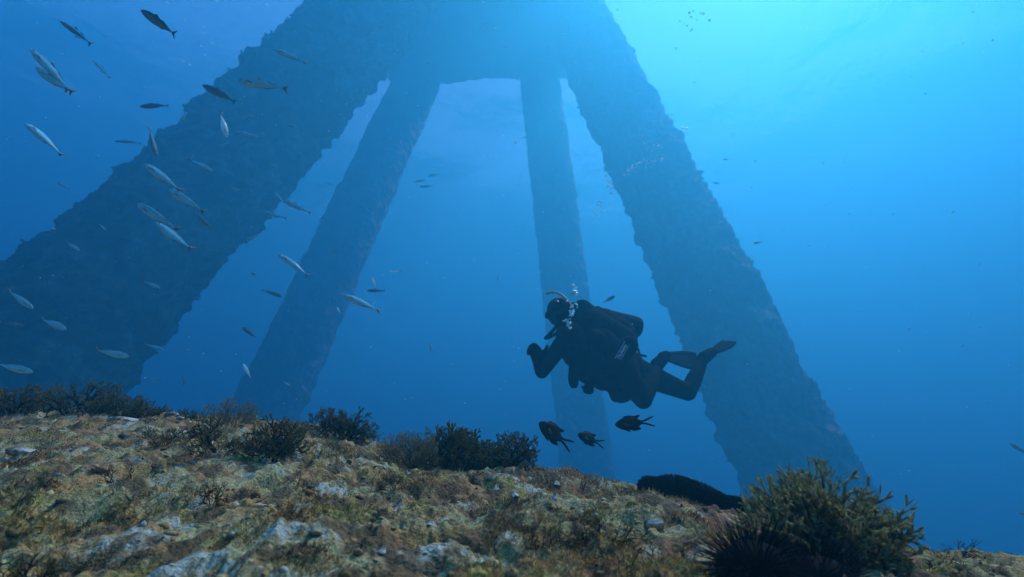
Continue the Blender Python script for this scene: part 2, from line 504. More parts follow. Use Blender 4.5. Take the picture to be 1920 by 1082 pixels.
def build_turf():
    """short algal turf over the rock: nobody could count it"""
    rng = np.random.default_rng(11)
    n = 480000
    a = rng.uniform(-0.95, 0.92, n); r = np.exp(rng.uniform(np.log(0.40), np.log(2.6), n))
    X, Y = np.sin(a) * r, np.cos(a) * r
    P = np.stack([X, Y, np.zeros(n)], 1)
    dens = fbm(P * 9, 4, 501)
    Q = np.stack([X * 0.9 + Y * 0.3, Y * 2.2 - X * 0.6, np.zeros(n)], 1)
    bare = sstep(0.59, 0.65, fbm(Q * 9.5 + 11, 5, 409, gain=0.66)) * (1 - 0.7 * sstep(-0.05, 0.45, X))
    keep = (dens + rng.uniform(-0.22, 0.22, n) - 0.3 * bare) > 0.42
    X, Y, P, dens, r = X[keep], Y[keep], P[keep], dens[keep], r[keep]; n = len(X)
    Z = reef_z(X, Y)
    h = rng.uniform(0.0012, 0.0045, n) * (0.5 + 1.3 * sstep(0.45, 0.68, dens)) * np.clip(r / 0.8, 0.65, 1.6)
    lean = np.stack([rng.normal(0.12, 0.75, n), rng.normal(-0.1, 0.75, n), np.ones(n)], 1); lean /= np.linalg.norm(lean, axis=1)[:, None]
    sd = np.cross(lean, rng.normal(0, 1, (n, 3))); sd /= np.linalg.norm(sd, axis=1)[:, None]
    w = (h * rng.uniform(0.09, 0.2, n))[:, None]; h = h[:, None]
    B = np.stack([X, Y, Z - 0.001], 1)
    bend = rng.normal(0, 0.35, (n, 3)) * h
    V = np.stack([B + sd * w, B - sd * w, B + lean * h * .6 - sd * w * 0.8 + bend * .3, B + lean * h + bend, B + lean * h * .6 + sd * w * .9 + bend * .3], 1).reshape(-1, 3)
    i = np.arange(n)[:, None] * 5
    F4 = np.concatenate([i + np.array([[0, 1, 2, 4]]), i + np.array([[4, 2, 3, 3]])])
    # split quads and tips: keep the tip as a triangle
    q = np.concatenate([np.concatenate([i + np.array([[0, 1, 2]]), i + np.array([[0, 2, 4]])]), i + np.array([[4, 2, 3]])])
    me = np_mesh('turf', V, q)
    C = reef_tint(X, Y, False)
    C = C * rng.uniform(0.6, 2.0, (n, 1)) + rng.uniform(0, 0.02, (n, 1)) * np.array([[1.0, 0.9, 0.6]])
    vcol(me, 'tint', np.clip(np.repeat(C, 5, axis=0), 0.004, 0.7))
    m = attr_mat('turf', rough=0.8, spec=0.15, translucent=0.3)
    tag(link('turf', me, m, smooth=False), 'short brown and olive algal turf covering the reef rock', 'algae turf', kind='stuff')


def build_rubble():
    """crust knobs, worm tubes and bits of shell bedded in the turf"""
    rng = np.random.default_rng(19)
    n = 2800
    a = rng.uniform(-0.95, 0.92, n); r = np.exp(rng.uniform(np.log(0.42), np.log(2.3), n))
    X, Y = np.sin(a) * r, np.cos(a) * r
    keep = fbm(np.stack([X, Y, X * 0], 1) * 6 + 2, 3, 551) > 0.44
    X, Y, r = X[keep], Y[keep], r[keep]; n = len(X)
    bm = bmesh.new(); bmesh.ops.create_icosphere(bm, subdivisions=1, radius=1)
    V0 = np.array([list(v.co) for v in bm.verts]); F0 = np.array([[v.index for v in f.verts] for f in bm.faces]); bm.free()
    s = rng.uniform(0.0014, 0.0038, n) * rng.choice([1, 1, 1, 1.9], n) * np.clip(r / 0.8, 0.7, 1.5)
    sh = np.stack([s * rng.uniform(0.7, 1.7, n), s * rng.uniform(0.7, 1.3, n), s * rng.uniform(0.5, 1.0, n)], 1)
    V = V0[None] * sh[:, None, :] * rng.uniform(0.72, 1.25, (n, len(V0), 1))
    V = V + np.stack([X, Y, reef_z(X, Y)], 1)[:, None, :]
    Fc = (np.arange(n)[:, None, None] * len(V0) + F0[None]).reshape(-1, 3)
    me = np_mesh('rubble', V.reshape(-1, 3), Fc)
    C = reef_tint(X, Y) * rng.uniform(0.5, 1.7, (n, 1)); pale = rng.random(n) < 0.09
    C[pale] = np.array([0.45, 0.42, 0.34]) * rng.uniform(0.6, 1.2, (pale.sum(), 1))
    vcol(me, 'tint', np.repeat(np.clip(C, 0.005, 0.6), len(V0), axis=0))
    m = attr_mat('rubble', rough=0.85, spec=0.2, bump=0.8, bump_scale=400, bump_dist=0.002, vary=0.4, vary_scale=300)
    tag(link('rubble', me, m), 'crusty knobs and shell grit bedded in the reef turf', 'rubble', kind='stuff')


# ------------------------------------------------------------------ seaweed bushes built from forked fronds
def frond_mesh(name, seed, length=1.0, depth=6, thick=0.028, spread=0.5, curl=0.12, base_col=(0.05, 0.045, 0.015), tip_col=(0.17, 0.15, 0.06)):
    """one antler-like forked frond, unit length, growing along +Z"""
    rnd = random.Random(seed)
    V, Fc, C = [], [], []
    bc, tc = np.array(base_col), np.array(tip_col)

    def seg(p, d, x, ln, w, lev):
        k = 1 - 0.05 * lev
        y = d.cross(x).normalized()
        q = p + d * ln
        w2 = w * (0.86 if lev < depth else 0.9)
        i0 = len(V)
        fl = 0.45      # flattened section
        for (pp, ww) in ((p, w), (p + d * ln * 0.55, w * 0.95), (q, w2)):
            V.extend([pp + x * ww, pp + y * ww * fl, pp - x * ww, pp - y * ww * fl])
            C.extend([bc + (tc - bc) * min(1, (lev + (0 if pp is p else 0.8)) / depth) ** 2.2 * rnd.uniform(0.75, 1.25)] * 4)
        for s in range(2):
            for k4 in range(4):
                a, b = i0 + s * 4 + k4, i0 + s * 4 + (k4 + 1) % 4
                Fc.append((a, b, b + 4, a + 4))
        if lev >= depth:
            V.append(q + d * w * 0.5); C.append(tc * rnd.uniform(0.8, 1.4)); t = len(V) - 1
            for k4 in range(4):
                Fc.append((i0 + 8 + k4, i0 + 8 + (k4 + 1) % 4, t, t))
            return
        nb = 2 if rnd.random() > 0.12 else 3
        for b in range(nb):
            s = (b - (nb - 1) / 2) * 2 / max(1, nb - 1)
            ang = s * spread * rnd.uniform(0.6, 1.25)
            rot = Matrix.Rotation(ang, 3, y); tw = Matrix.Rotation(rnd.uniform(-0.9, 0.9), 3, d)
            nd = (tw @ (rot @ d)) + Vector((rnd.gauss(0, curl), rnd.gauss(0, curl), rnd.gauss(0.04, curl)))
            nd.normalize()
            nx = tw @ x; nx = (nx - nd * nx.dot(nd)).normalized()
            if lev >= 2 and rnd.random() < 0.10: continue
            seg(q, nd, nx, ln * rnd.uniform(0.66, 0.95), w2, lev + 1)

    seg(Vector((0, 0, 0)), Vector((0, 0, 1)), Vector((1, 0, 0)), 0.30, thick, 0)
    n = len(V); F4 = np.array(Fc); 
    quads = F4[F4[:, 2] != F4[:, 3]]; tris = F4[F4[:, 2] == F4[:, 3]][:, :3]
    q = np.concatenate([quads[:, [0, 1, 2]], quads[:, [0, 2, 3]], tris])
    Va = np.array([list(v) for v in V]); Va *= length / max(1e-6, np.percentile(Va[:, 2], 98))
    me = np_mesh(name, Va, q); vcol(me, 'tint', np.clip(np.array(C), 0.004, 0.6))
    return me


M_WEED = attr_mat('weed_frond', rough=0.8, spec=0.1, translucent=0.5, vary=0.55, vary_scale=14, bump=0.7, bump_scale=45, bump_dist=0.02)
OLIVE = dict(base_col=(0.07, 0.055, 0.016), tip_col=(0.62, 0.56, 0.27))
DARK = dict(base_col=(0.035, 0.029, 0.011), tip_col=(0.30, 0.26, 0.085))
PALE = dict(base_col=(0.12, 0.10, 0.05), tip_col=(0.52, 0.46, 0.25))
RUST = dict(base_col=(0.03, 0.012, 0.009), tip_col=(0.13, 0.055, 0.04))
FRONDS = {
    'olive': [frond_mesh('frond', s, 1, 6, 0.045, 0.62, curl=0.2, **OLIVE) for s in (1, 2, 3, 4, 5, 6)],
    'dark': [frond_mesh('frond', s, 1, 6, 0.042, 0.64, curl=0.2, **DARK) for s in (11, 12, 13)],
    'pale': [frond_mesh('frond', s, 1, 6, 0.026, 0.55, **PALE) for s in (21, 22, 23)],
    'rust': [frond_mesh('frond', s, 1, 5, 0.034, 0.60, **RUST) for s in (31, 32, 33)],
}


def bush(name, x, y, d, h, w, tone, n, label, cat='seaweed', group=None, seed=0, lean=(0, 0), flat=1.0, sink=0.01, drop=None, even=False):
    """a seaweed bush whose base stands on the reef near photo pixel x,y at depth d"""
    rnd = random.Random(seed * 77 + int(x))
    p = at(x, y, d)
    z = float(reef_z(p.x, p.y)[0]) if drop is None else p.z
    root = empty(name, (p.x, p.y, z - sink))
    tag(root, label, cat, group)
    for i in range(n):
        me = rnd.choice(FRONDS[tone])
        az = rnd.uniform(0, 2 * math.pi)
        rr = math.sqrt(rnd.random())
        tilt = rr * (0.95 if flat >= 1 else 1.4)
        o = bpy.data.objects.new('frond', me); COL.objects.link(o)
        if not me.materials: me.materials.append(M_WEED)
        o.parent = root
        dirv = Vector((math.cos(az) * math.sin(tilt) + lean[0], math.sin(az) * math.sin(tilt) + lean[1], math.cos(tilt) * flat)).normalized()
        q = dirv.to_track_quat('Z', 'Y')
        ln = (h * math.cos(tilt) ** 0.5 * 0.85 + w * math.sin(tilt) * 0.35) * (rnd.uniform(0.6, 1.2) if not even else rnd.uniform(0.62, 0.95))
        o.location = Vector((math.cos(az) * rr * w * 0.30, math.sin(az) * rr * w * 0.30, -0.15 * h * rr))
        if rnd.random() < (0.15 if even else 0.35): ln *= 0.6
        o.rotation_euler = (q @ Matrix.Rotation(rnd.uniform(0, 6.28), 3, 'Z').to_quaternion()).to_euler()
        o.scale = (ln * rnd.uniform(0.6, 0.9), ln * rnd.uniform(0.6, 0.9), ln)
    return root


G_CREST = 'seaweed bushes along the crest of the reef'
G_TUFT = 'low dark algae tufts on the reef'


def build_weed():
    # the big forked one in the right foreground
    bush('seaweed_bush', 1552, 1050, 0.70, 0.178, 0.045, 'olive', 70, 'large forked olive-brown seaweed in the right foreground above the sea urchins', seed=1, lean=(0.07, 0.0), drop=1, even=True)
    # along the crest, left to right
    B = [
        (40, 800, 2.1, 0.17, 0.30, 'dark', 26, 'dark bushy seaweed at the left edge of the photo below the nearest leg'),
        (150, 805, 2.0, 0.17, 0.26, 'dark', 26, 'dark brown seaweed second from the left edge on the reef crest'),
        (222, 800, 1.95, 0.20, 0.22, 'dark', 24, 'tallest dark seaweed bush at the foot of the nearest leg'),
        (290, 800, 2.0, 0.11, 0.18, 'dark', 18, 'low dark seaweed sloping down right of the nearest leg'),
        (365, 802, 2.0, 0.09, 0.12, 'dark', 14, 'small round dark seaweed left of the grey feathery bush'),
        (438, 808, 1.8, 0.11, 0.20, 'pale', 26, 'grey-green feathery seaweed bush on the left part of the crest'),
        (508, 868, 1.25, 0.135, 0.13, 'dark', 24, 'near black swept seaweed standing forward of the crest left of centre'),
        (548, 826, 1.7, 0.08, 0.10, 'olive', 12, 'small ragged olive seaweed right behind the near black swept one'),
        (600, 826, 1.75, 0.10, 0.13, 'dark', 16, 'thin dark seaweed leaning on the left of a tall rounded bush'),
        (645, 832, 1.7, 0.145, 0.14, 'dark', 28, 'tall rounded dark seaweed bush left of centre on the crest'),
        (745, 865, 1.5, 0.11, 0.17, 'pale', 24, 'pale grey bushy seaweed left of the biggest dark clump'),
        (795, 858, 1.45, 0.11, 0.10, 'pale', 12, 'thin pale sprigs in front of the biggest dark clump'),
        (838, 862, 1.55, 0.155, 0.17, 'dark', 32, 'tallest of the dark bushes at the centre of the crest'),
        (893, 868, 1.55, 0.115, 0.14, 'dark', 24, 'middle dark bush between the tallest clump and the right one'),
        (958, 880, 1.5, 0.105, 0.15, 'dark', 26, 'rightmost dark bush of the centre clump, left of three fish'),
        (1875, 1058, 1.15, 0.05, 0.10, 'rust', 18, 'small purplish seaweed tuft at the lower right edge of the photo'),
        (1350, 930, 1.15, 0.055, 0.09, 'olive', 14, 'small olive sprigs in front of the black sea cucumber'),
    ]
    for i, (x, y, d, h, w, tone, n, lab) in enumerate(B):
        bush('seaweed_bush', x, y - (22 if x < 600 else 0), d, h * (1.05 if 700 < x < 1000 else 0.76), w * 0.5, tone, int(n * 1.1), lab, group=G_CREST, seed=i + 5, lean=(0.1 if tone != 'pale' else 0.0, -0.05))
    T = [
        (300, 862, 1.45, 0.05, 0.12, 'dark', 20, 'dome-shaped dark tuft on the left slope behind the pale streaks'),
        (385, 842, 1.55, 0.045, 0.08, 'rust', 14, 'small maroon tuft left of the near black swept seaweed'),
        (410, 885, 1.25, 0.06, 0.13, 'dark', 20, 'low dark tuft at the left foot of the near black swept seaweed'),
        (240, 930, 1.05, 0.035, 0.10, 'rust', 16, 'flat dark tuft in the middle of the left slope'),
        (400, 960, 0.90, 0.035, 0.10, 'rust', 18, 'flat maroon tuft between two pale streaks on the left slope'),
        (90, 1062, 0.66, 0.030, 0.10, 'dark', 20, 'dark tuft in the lower left corner of the photo'),
        (675, 878, 1.40, 0.035, 0.08, 'rust', 14, 'maroon tuft under the pale grey bushy seaweed'),
        (740, 925, 1.1, 0.025, 0.06, 'dark', 12, 'small dark tuft left of the white ridges at centre'),
        (1010, 1030, 0.70, 0.020, 0.07, 'rust', 14, 'dark red tuft at the bottom centre right'),
        (1130, 1010, 0.75, 0.028, 0.08, 'dark', 18, 'dark green tuft on the right of the reef below the barnacles'),
        (1165, 1060, 0.60, 0.026, 0.07, 'rust', 18, 'maroon tuft at the lower edge left of the sea urchin'),
        (1245, 1035, 0.66, 0.028, 0.06, 'rust', 16, 'blackish red tuft close to the left of the sea urchin'),
        (1700, 1050, 0.85, 0.035, 0.09, 'rust', 16, 'purplish tuft right behind the large forked seaweed'),
        (1790, 1052, 0.95, 0.030, 0.07, 'rust', 14, 'low brown tuft near the lower right corner'),
    ]
    for i, (x, y, d, h, w, tone, n, lab) in enumerate(T):
        bush('algae_tuft', x, y, d, h, w, tone, n, lab, cat='algae', group=G_TUFT, seed=i + 50, flat=0.7, sink=0.004)


# ------------------------------------------------------------------ stones, shells
def build_stones():
    m, nt, lk, b = new_mat('pale_stone', rough=0.85)
    noise_col(m, nt, lk, b, (0.16, 0.11, 0.06), (0.60, 0.52, 0.40), 45, lo=0.42, hi=0.62, bump=0.8, bump_scale=120, dist=0.004)
    mb, nt, lk, b = new_mat('shell_white', rough=0.6)
    noise_col(m, nt, lk, b, (0.16, 0.11, 0.06), (0.72, 0.64, 0.50), 90, bump=0.5, bump_scale=300, dist=0.001)
    m2 = bpy.data.materials.new('x'); bpy.data.materials.remove(m2)
    rng = np.random.default_rng(3)

    def stone(x, y, d, sx, sy, sz, rot, label, mat, seed):
        p = at(x, y, d); z = float(reef_z(p.x, p.y)[0])
        bm = bmesh.new(); bmesh.ops.create_icosphere(bm, subdivisions=4, radius=1)
        V = np.array([list(v.co) for v in bm.verts])
        k = 0.7 + 0.6 * fbm(V * 1.6 + seed * 7, 4, seed)
        for v, kk in zip(bm.verts, k): v.co = Vector((v.co.x * sx * kk, v.co.y * sy * kk, v.co.z * sz * kk))
        me = bpy.data.meshes.new('pale_stone'); bm.to_mesh(me); bm.free()
        o = link('pale_stone', me, mat); o.location = (p.x, p.y, z + sz * 0.25); o.rotation_euler = (0.2, 0.1, rot)
        tag(o, label, 'stone', 'pale stones on the reef')

    stone(940, 912, 1.22, 0.040, 0.022, 0.016, 0.1, 'largest pale stone lying crosswise on the middle of the reef', m, 1)
    stone(985, 905, 1.22, 0.022, 0.018, 0.015, 0.6, 'rounded pale stone touching the right end of the largest one', m, 2)
    stone(230, 808, 1.8, 0.065, 0.03, 0.014, 0.1, 'flat white stone on the left slope under the dark bushes', m, 3)
    stone(1110, 905, 1.40, 0.022, 0.012, 0.008, -0.1, 'small flat pale stone on the crest left of the sea cucumber', m, 4)
    stone(30, 875, 1.3, 0.035, 0.02, 0.012, 0.3, 'bright white stone at the left edge of the photo', m, 5)
    stone(140, 885, 1.25, 0.025, 0.015, 0.012, 0.2, 'pale stone right of the bright one at the left edge', m, 6)
    stone(1225, 970, 0.86, 0.016, 0.012, 0.009, -0.4, 'small grey stone half buried in turf on the right slope', m, 7)

    def shell(x, y, d, r, h, tilt, label):
        p = at(x, y, d); z = float(reef_z(p.x, p.y)[0])
        n, V, Fc = 14, [], []
        prof = [(1.0, -0.25), (1.0, 0.0), (0.82, 0.3), (0.6, 0.62), (0.38, 0.92), (0.26, 1.0), (0.16, 0.78)]
        for (q, zz) in prof:
            for k in range(n):
                w = 1 + 0.10 * (k % 2) + rng.uniform(-0.04, 0.04)
                w *= 0.75; V.append((q * r * w * math.cos(2 * math.pi * k / n) + 0.3 * r * zz * math.sin(tilt * 9), q * r * w * math.sin(2 * math.pi * k / n), zz * h * (0.62 + 0.25 * rng.uniform(-1, 1) * (zz > 0.5))))
        for s in range(len(prof) - 1):
            for k in range(n):
                Fc.append((s * n + k, s * n + (k + 1) % n, (s + 1) * n + (k + 1) % n, (s + 1) * n + k))
        Fc.append(tuple((len(prof) - 1) * n + k for k in range(n)))
        o = link('barnacle', mesh('barnacle', V, Fc), mb, smooth=False); o.location = (p.x, p.y, z); o.rotation_euler = (tilt, tilt * 0.6, rng.uniform(0, 3))
        tag(o, label, 'barnacle', 'white barnacles on the reef')

    S = [(1090, 950, 0.98, 0.009, 0.018, 0.3, 'left cone of the white barnacle pair on the right slope'),
         (1106, 955, 0.96, 0.008, 0.015, -0.3, 'right cone of the white barnacle pair on the right slope'),
         (1040, 950, 1.0, 0.007, 0.016, 0.1, 'single white barnacle left of the barnacle pair'),
         (1044, 908, 1.28, 0.011, 0.016, 0.2, 'round white barnacle near the crest right of the pale stones'),
         (930, 925, 1.12, 0.010, 0.020, 0.2, 'pointed white barnacle just below the largest pale stone'),
         (965, 938, 1.05, 0.011, 0.018, -0.3, 'split white barnacle right of the pointed one'),
         (838, 900, 1.25, 0.010, 0.018, 0.1, 'white barnacle left of the largest pale stone'),
         (602, 934, 1.0, 0.009, 0.010, 0.3, 'round white barnacle by itself on the left of centre slope'),
         (762, 895, 1.28, 0.009, 0.014, -0.2, 'small white barnacle under the pale sprigs'),
         (808, 1000, 0.75, 0.010, 0.010, 0.2, 'broken white barnacle low in the middle of the reef'),
         (716, 1030, 0.66, 0.007, 0.010, 0.2, 'tiny bright barnacle near the bottom left of centre'),
         (1040, 990, 0.80, 0.006, 0.010, 0.4, 'tiny white barnacle above the dark red tuft'),
         (1388, 938, 0.95, 0.008, 0.014, 0.2, 'white barnacle at the left edge of the large forked seaweed')]
    for s in S: shell(*s)


# ------------------------------------------------------------------ sea cucumber and urchins
def build_cucumber():
    pts2 = [(1200, 899), (1225, 893), (1265, 892), (1310, 899), (1350, 914), (1395, 930), (1430, 946)]
    ctr = [at(x, y + 11, 1.36 - 0.0006 * (x - 1200)) for x, y in pts2]
    ctr = [Vector((p.x, p.y, 0.35 * p.z + 0.65 * (float(reef_z(p.x, p.y)[0]) + 0.032))) for p in ctr]
    base = Vector((ctr[3].x, ctr[3].y, ctr[3].z - 0.03))
    root = empty('sea_cucumber', base)
    tag(root, 'black knobbly sea cucumber lying along the reef crest left of the forked seaweed', 'sea cucumber')
    P = spline([c - base for c in ctr], 90)
    n = len(P); s = np.linspace(0, 1, n)
    rad = 0.022 * np.clip(np.sqrt(np.clip(1 - (1 - np.clip(s / 0.10, 0, 1)) ** 2, 0, 1)), 0.02, 1) * (1 - 0.35 * sstep(0.5, 1, s)) * np.clip((1 - s) / 0.06, 0.05, 1) ** 0.5
    V, Fc = tube(P, list(rad), 40)
    V = np.array([list(v) for v in V])
    m, nt, lk, b = new_mat('cucumber_skin', (0.004, 0.0035, 0.005), 0.75, spec=0.06)
    noise_col(m, nt, lk, b, (0.003, 0.0028, 0.004), (0.007, 0.006, 0.008), 90, bump=0.5, bump_scale=260, dist=0.002)
    me = mesh('body', V.tolist(), Fc); link('body', me, m, root)
    rng = np.random.default_rng(8)
    me.update(); nrm = np.array([list(v.normal) for v in me.vertices])
    idx = rng.choice(len(V) - 2, 2600, replace=False)
    b0 = V[idx]; no = nrm[idx]; h = rng.uniform(0.003, 0.0075, len(idx))[:, None]; w = rng.uniform(0.0014, 0.0024, len(idx))[:, None]
    sd = np.cross(no, rng.normal(0, 1, no.shape)); sd /= np.linalg.norm(sd, axis=1)[:, None]; s2 = np.cross(no, sd)
    TV = np.stack([b0 + sd * w, b0 - sd * w * .5 + s2 * w * .87, b0 - sd * w * .5 - s2 * w * .87,
                   b0 + no * h + sd * w * .6, b0 + no * h - sd * w * .3 + s2 * w * .5, b0 + no * h - sd * w * .3 - s2 * w * .5], 1).reshape(-1, 3)
    i = np.arange(len(idx))[:, None] * 6
    TF = np.concatenate([i + np.array([[0, 1, 4, 3]]), i + np.array([[1, 2, 5, 4]]), i + np.array([[2, 0, 3, 5]]), i + np.array([[3, 4, 5, 3]])])
    TF = np.concatenate([TF[:, [0, 1, 2]], TF[:3 * len(idx)][:, [0, 2, 3]]])
    g = link('papillae', np_mesh('papillae', TV, TF), m, root); g['kind'] = 'stuff'


def build_urchins():
    m, nt, lk, b = new_mat('urchin_spine', (0.012, 0.006, 0.012), 0.7, spec=0.03)
    noise_col(m, nt, lk, b, (0.004, 0.002, 0.004), (0.022, 0.009, 0.016), 60)
    mt, _, _, _ = new_mat('urchin_test', (0.004, 0.003, 0.004), 0.8, spec=0.05)
    V, Fc = tube([(0, 0, 0), (0, 0, 0.3), (0, 0, 0.7), (0, 0, 1)], [0.028, 0.026, 0.016, 0.004], 5)
    spine = mesh('spine', V, Fc); spine.materials.append(m)
    spine.polygons.foreach_set('use_smooth', np.ones(len(spine.polygons), dtype=bool))

    def urchin(x, y, d, r, ls, n, label, seed):
        rnd = random.Random(seed)
        p = at(x, y, d)
        root = empty('sea_urchin', p - Vector((0, 0, r * 0.6)))
        tag(root, label, 'sea urchin', 'sea urchins under the forked seaweed')
        bm = bmesh.new(); bmesh.ops.create_uvsphere(bm, u_segments=24, v_segments=14, radius=r)
        for v in bm.verts: v.co.z = v.co.z * 0.72 + r * 0.6
        me = bpy.data.meshes.new('test'); bm.to_mesh(me); bm.free()
        link('shell', me, mt, root)
        for i in range(n):
            zz = 1 - 1.45 * (i + 0.5) / n; ph = i * 2.399963 + rnd.uniform(-.15, .15)
            q = math.sqrt(max(0, 1 - zz * zz)); dv = Vector((q * math.cos(ph), q * math.sin(ph), zz))
            o = bpy.data.objects.new('spine', spine); COL.objects.link(o); o.parent = root
            o.location = Vector((dv.x * r * 0.95, dv.y * r * 0.95, dv.z * r * 0.68 + r * 0.6))
            dd = (dv + Vector((rnd.gauss(0, .13), rnd.gauss(0, .13), rnd.gauss(0, .13)))).normalized()
            o.rotation_euler = dd.to_track_quat('Z', 'Y').to_euler()
            L = ls * rnd.uniform(0.75, 1.15); o.scale = (ls * 0.8, ls * 0.8, L)

    urchin(1412, 1066, 0.57, 0.038, 0.031, 295, 'black spiny sea urchin at the lower edge left under the forked seaweed', 1)
    urchin(1535, 1092, 0.575, 0.036, 0.029, 280, 'black sea urchin mostly hidden right under the forked seaweed', 2)


build_reef(); build_turf(); build_rubble(); build_weed(); build_stones(); build_cucumber(); build_urchins()

# ------------------------------------------------------------------ fish
def body_mesh(name, prof, bend, nseg=26, nring=18, thick=0.62, cols=None, stripe=0.0):
    """body along +X -> head at x=0, tail root at x=prof[-1][0]; z up"""
    xs = [p[0] for p in prof]
    X = np.linspace(xs[0], xs[-1], nseg) ; X = xs[0] + (xs[-1] - xs[0]) * ((X - xs[0]) / (xs[-1] - xs[0])) ** 1.25
    up = np.interp(X, xs, [p[1] for p in prof]); dn = np.interp(X, xs, [p[2] for p in prof])
    V, C = [], []
    for i, x in enumerate(X):
        cz = (up[i] - dn[i]) / 2; hz = (up[i] + dn[i]) / 2; wy = hz * thick * (1.0 if x < 0.6 else 0.85)
        yb = bend * (x ** 2)
        for k in range(nring):
            a = 2 * math.pi * k / nring
            s, c = math.sin(a), math.cos(a)
            V.append((x, yb + wy * c * abs(c) ** -0.15 if abs(c) > 1e-6 else yb, cz + hz * s))
            t = s                                  # -1 belly .. 1 back
            col = np.array(cols[0]) + (np.array(cols[1]) - np.array(cols[0])) * float(sstep(0.25, 0.75, np.array(t)))
            if t < -0.4: col = col + (np.array(cols[2]) - col) * float(sstep(-0.4, -0.9, np.array(t)) if False else np.clip((-0.4 - t) / 0.5, 0, 1))
            if stripe and abs(t - 0.35) < 0.12: col = col * (1 - stripe)
            if 0.17 < x < 0.20: col = col * 0.72    # gill edge
            C.append(col)
    Fc = [(i * nring + k, i * nring + (k + 1) % nring, (i + 1) * nring + (k + 1) % nring, (i + 1) * nring + k) for i in range(len(X) - 1) for k in range(nring)]
    Fc.append(tuple(range(nring))); Fc.append(tuple(reversed(range((len(X) - 1) * nring, len(X) * nring))))
    me = mesh(name, V, [f[::-1] for f in Fc])
    vcol(me, 'tint', np.array(C))
    return me


def fin_mesh(name, outline, thick=0.006, col=(0.2, 0.2, 0.2), axis='xz', off=(0, 0, 0)):
    """thin solid from a 2-D outline (x, z), thickest at the middle"""
    n = len(outline); V = []
    cx = sum(p[0] for p in outline) / n; cz = sum(p[1] for p in outline) / n
    for s in (1, -1):
        for (x, z) in outline: V.append((x + off[0], s * thick * 0.25 + off[1], z + off[2]))
        V.append((cx + off[0], s * thick * 0.6 + off[1], cz + off[2]))
    Fc = []
    for k in range(n):
        k2 = (k + 1) % n
        Fc += [(k, k2, n), (n + 1 + k2, n + 1 + k, 2 * n + 1), (k, n + 1 + k, n + 1 + k2, k2)]
    me = mesh(name, V, Fc); vcol(me, 'tint', np.tile(np.array(col), (len(V), 1)))
    return me


def eye_mesh(name, r):
    bm = bmesh.new(); bmesh.ops.create_uvsphere(bm, u_segments=12, v_segments=8, radius=r)
    me = bpy.data.meshes.new(name); bm.to_mesh(me); bm.free()
    c = np.array([[0.01, 0.01, 0.012] if (v.co.y ** 2) ** 0.5 > r * 0.72 else [0.55, 0.55, 0.5] for v in me.vertices])
    vcol(me, 'tint', c)
    return me


def fish_mat(name, rough, metal, spec=0.5, translucent=0.0):
    m = attr_mat(name, rough=rough, spec=spec, translucent=translucent)
    m.node_tree.nodes['Principled BSDF'].inputs['Metallic'].default_value = metal
    return m


M_SILVER = fish_mat('silver_scales', 0.34, 0.1, translucent=0.3)
M_GLINT = fish_mat('painted_glint', 0.3, 0.0, translucent=0.6)  # near-white translucent skin standing in for sun flashes on the flanks
M_DULL = fish_mat('dull_scales', 0.65, 0.0, 0.06)
M_FIN = attr_mat('fin_membrane', rough=0.6, spec=0.2, translucent=0.35)

MACK = [(0.0, 0.006, 0.006), (0.02, 0.024, 0.022), (0.06, 0.046, 0.044), (0.12, 0.066, 0.064), (0.2, 0.083, 0.082), (0.32, 0.093, 0.094), (0.45, 0.088, 0.09),
        (0.58, 0.07, 0.072), (0.7, 0.047, 0.048), (0.8, 0.026, 0.026), (0.87, 0.014, 0.014), (0.90, 0.013, 0.013)]
SILV = [(0.42, 0.90, 0.97), (0.06, 0.26, 0.30), (0.58, 0.96, 0.98)]
DIM = [(0.15, 0.27, 0.28), (0.035, 0.08, 0.085), (0.24, 0.36, 0.37)]  # same fish in silhouette: the shade is put into the colour
GLINT = [(0.72, 0.97, 1.0), (0.65, 0.92, 0.97), (0.76, 0.98, 1.0)]  # sun glint on the flanks painted in as near-white colour
MACK_TAIL = [(0.885, 0.014), (0.93, 0.04), (1.0, 0.105), (1.005, 0.10), (0.96, 0.03), (0.945, 0.0), (0.96, -0.03), (1.005, -0.10), (1.0, -0.105), (0.93, -0.04), (0.885, -0.014)]
BENDS = (0.02, 0.11, -0.09)
BODY = {(t, bi): body_mesh('body', MACK, b, cols={'silver': SILV, 'dim': DIM, 'glint': GLINT}[t], stripe=0.25 if t == 'silver' else 0) for t in ('silver', 'dim', 'glint') for bi, b in enumerate(BENDS)}
TAIL = {bi: fin_mesh('tail_fin', MACK_TAIL, 0.006, (0.22, 0.24, 0.22)) for bi in range(3)}
DORSAL = fin_mesh('dorsal_fin', [(0.34, 0.085), (0.37, 0.135), (0.43, 0.115), (0.48, 0.084)], 0.005, (0.12, 0.14, 0.13))
DORSAL2 = fin_mesh('second_dorsal_fin', [(0.55, 0.072), (0.575, 0.10), (0.66, 0.066), (0.78, 0.032), (0.70, 0.042)], 0.005, (0.12, 0.14, 0.13))
ANAL = fin_mesh('anal_fin', [(0.56, -0.074), (0.585, -0.104), (0.66, -0.066), (0.78, -0.032), (0.70, -0.044)], 0.005, (0.25, 0.27, 0.25))
PECT = [fin_mesh('pectoral_fin', [(0.20, -0.01), (0.24, 0.0), (0.32, -0.035), (0.30, -0.05), (0.23, -0.03)], 0.004, (0.30, 0.32, 0.30), off=(0, s * 0.058, 0)) for s in (1, -1)]
EYE = eye_mesh('eye', 0.0175)

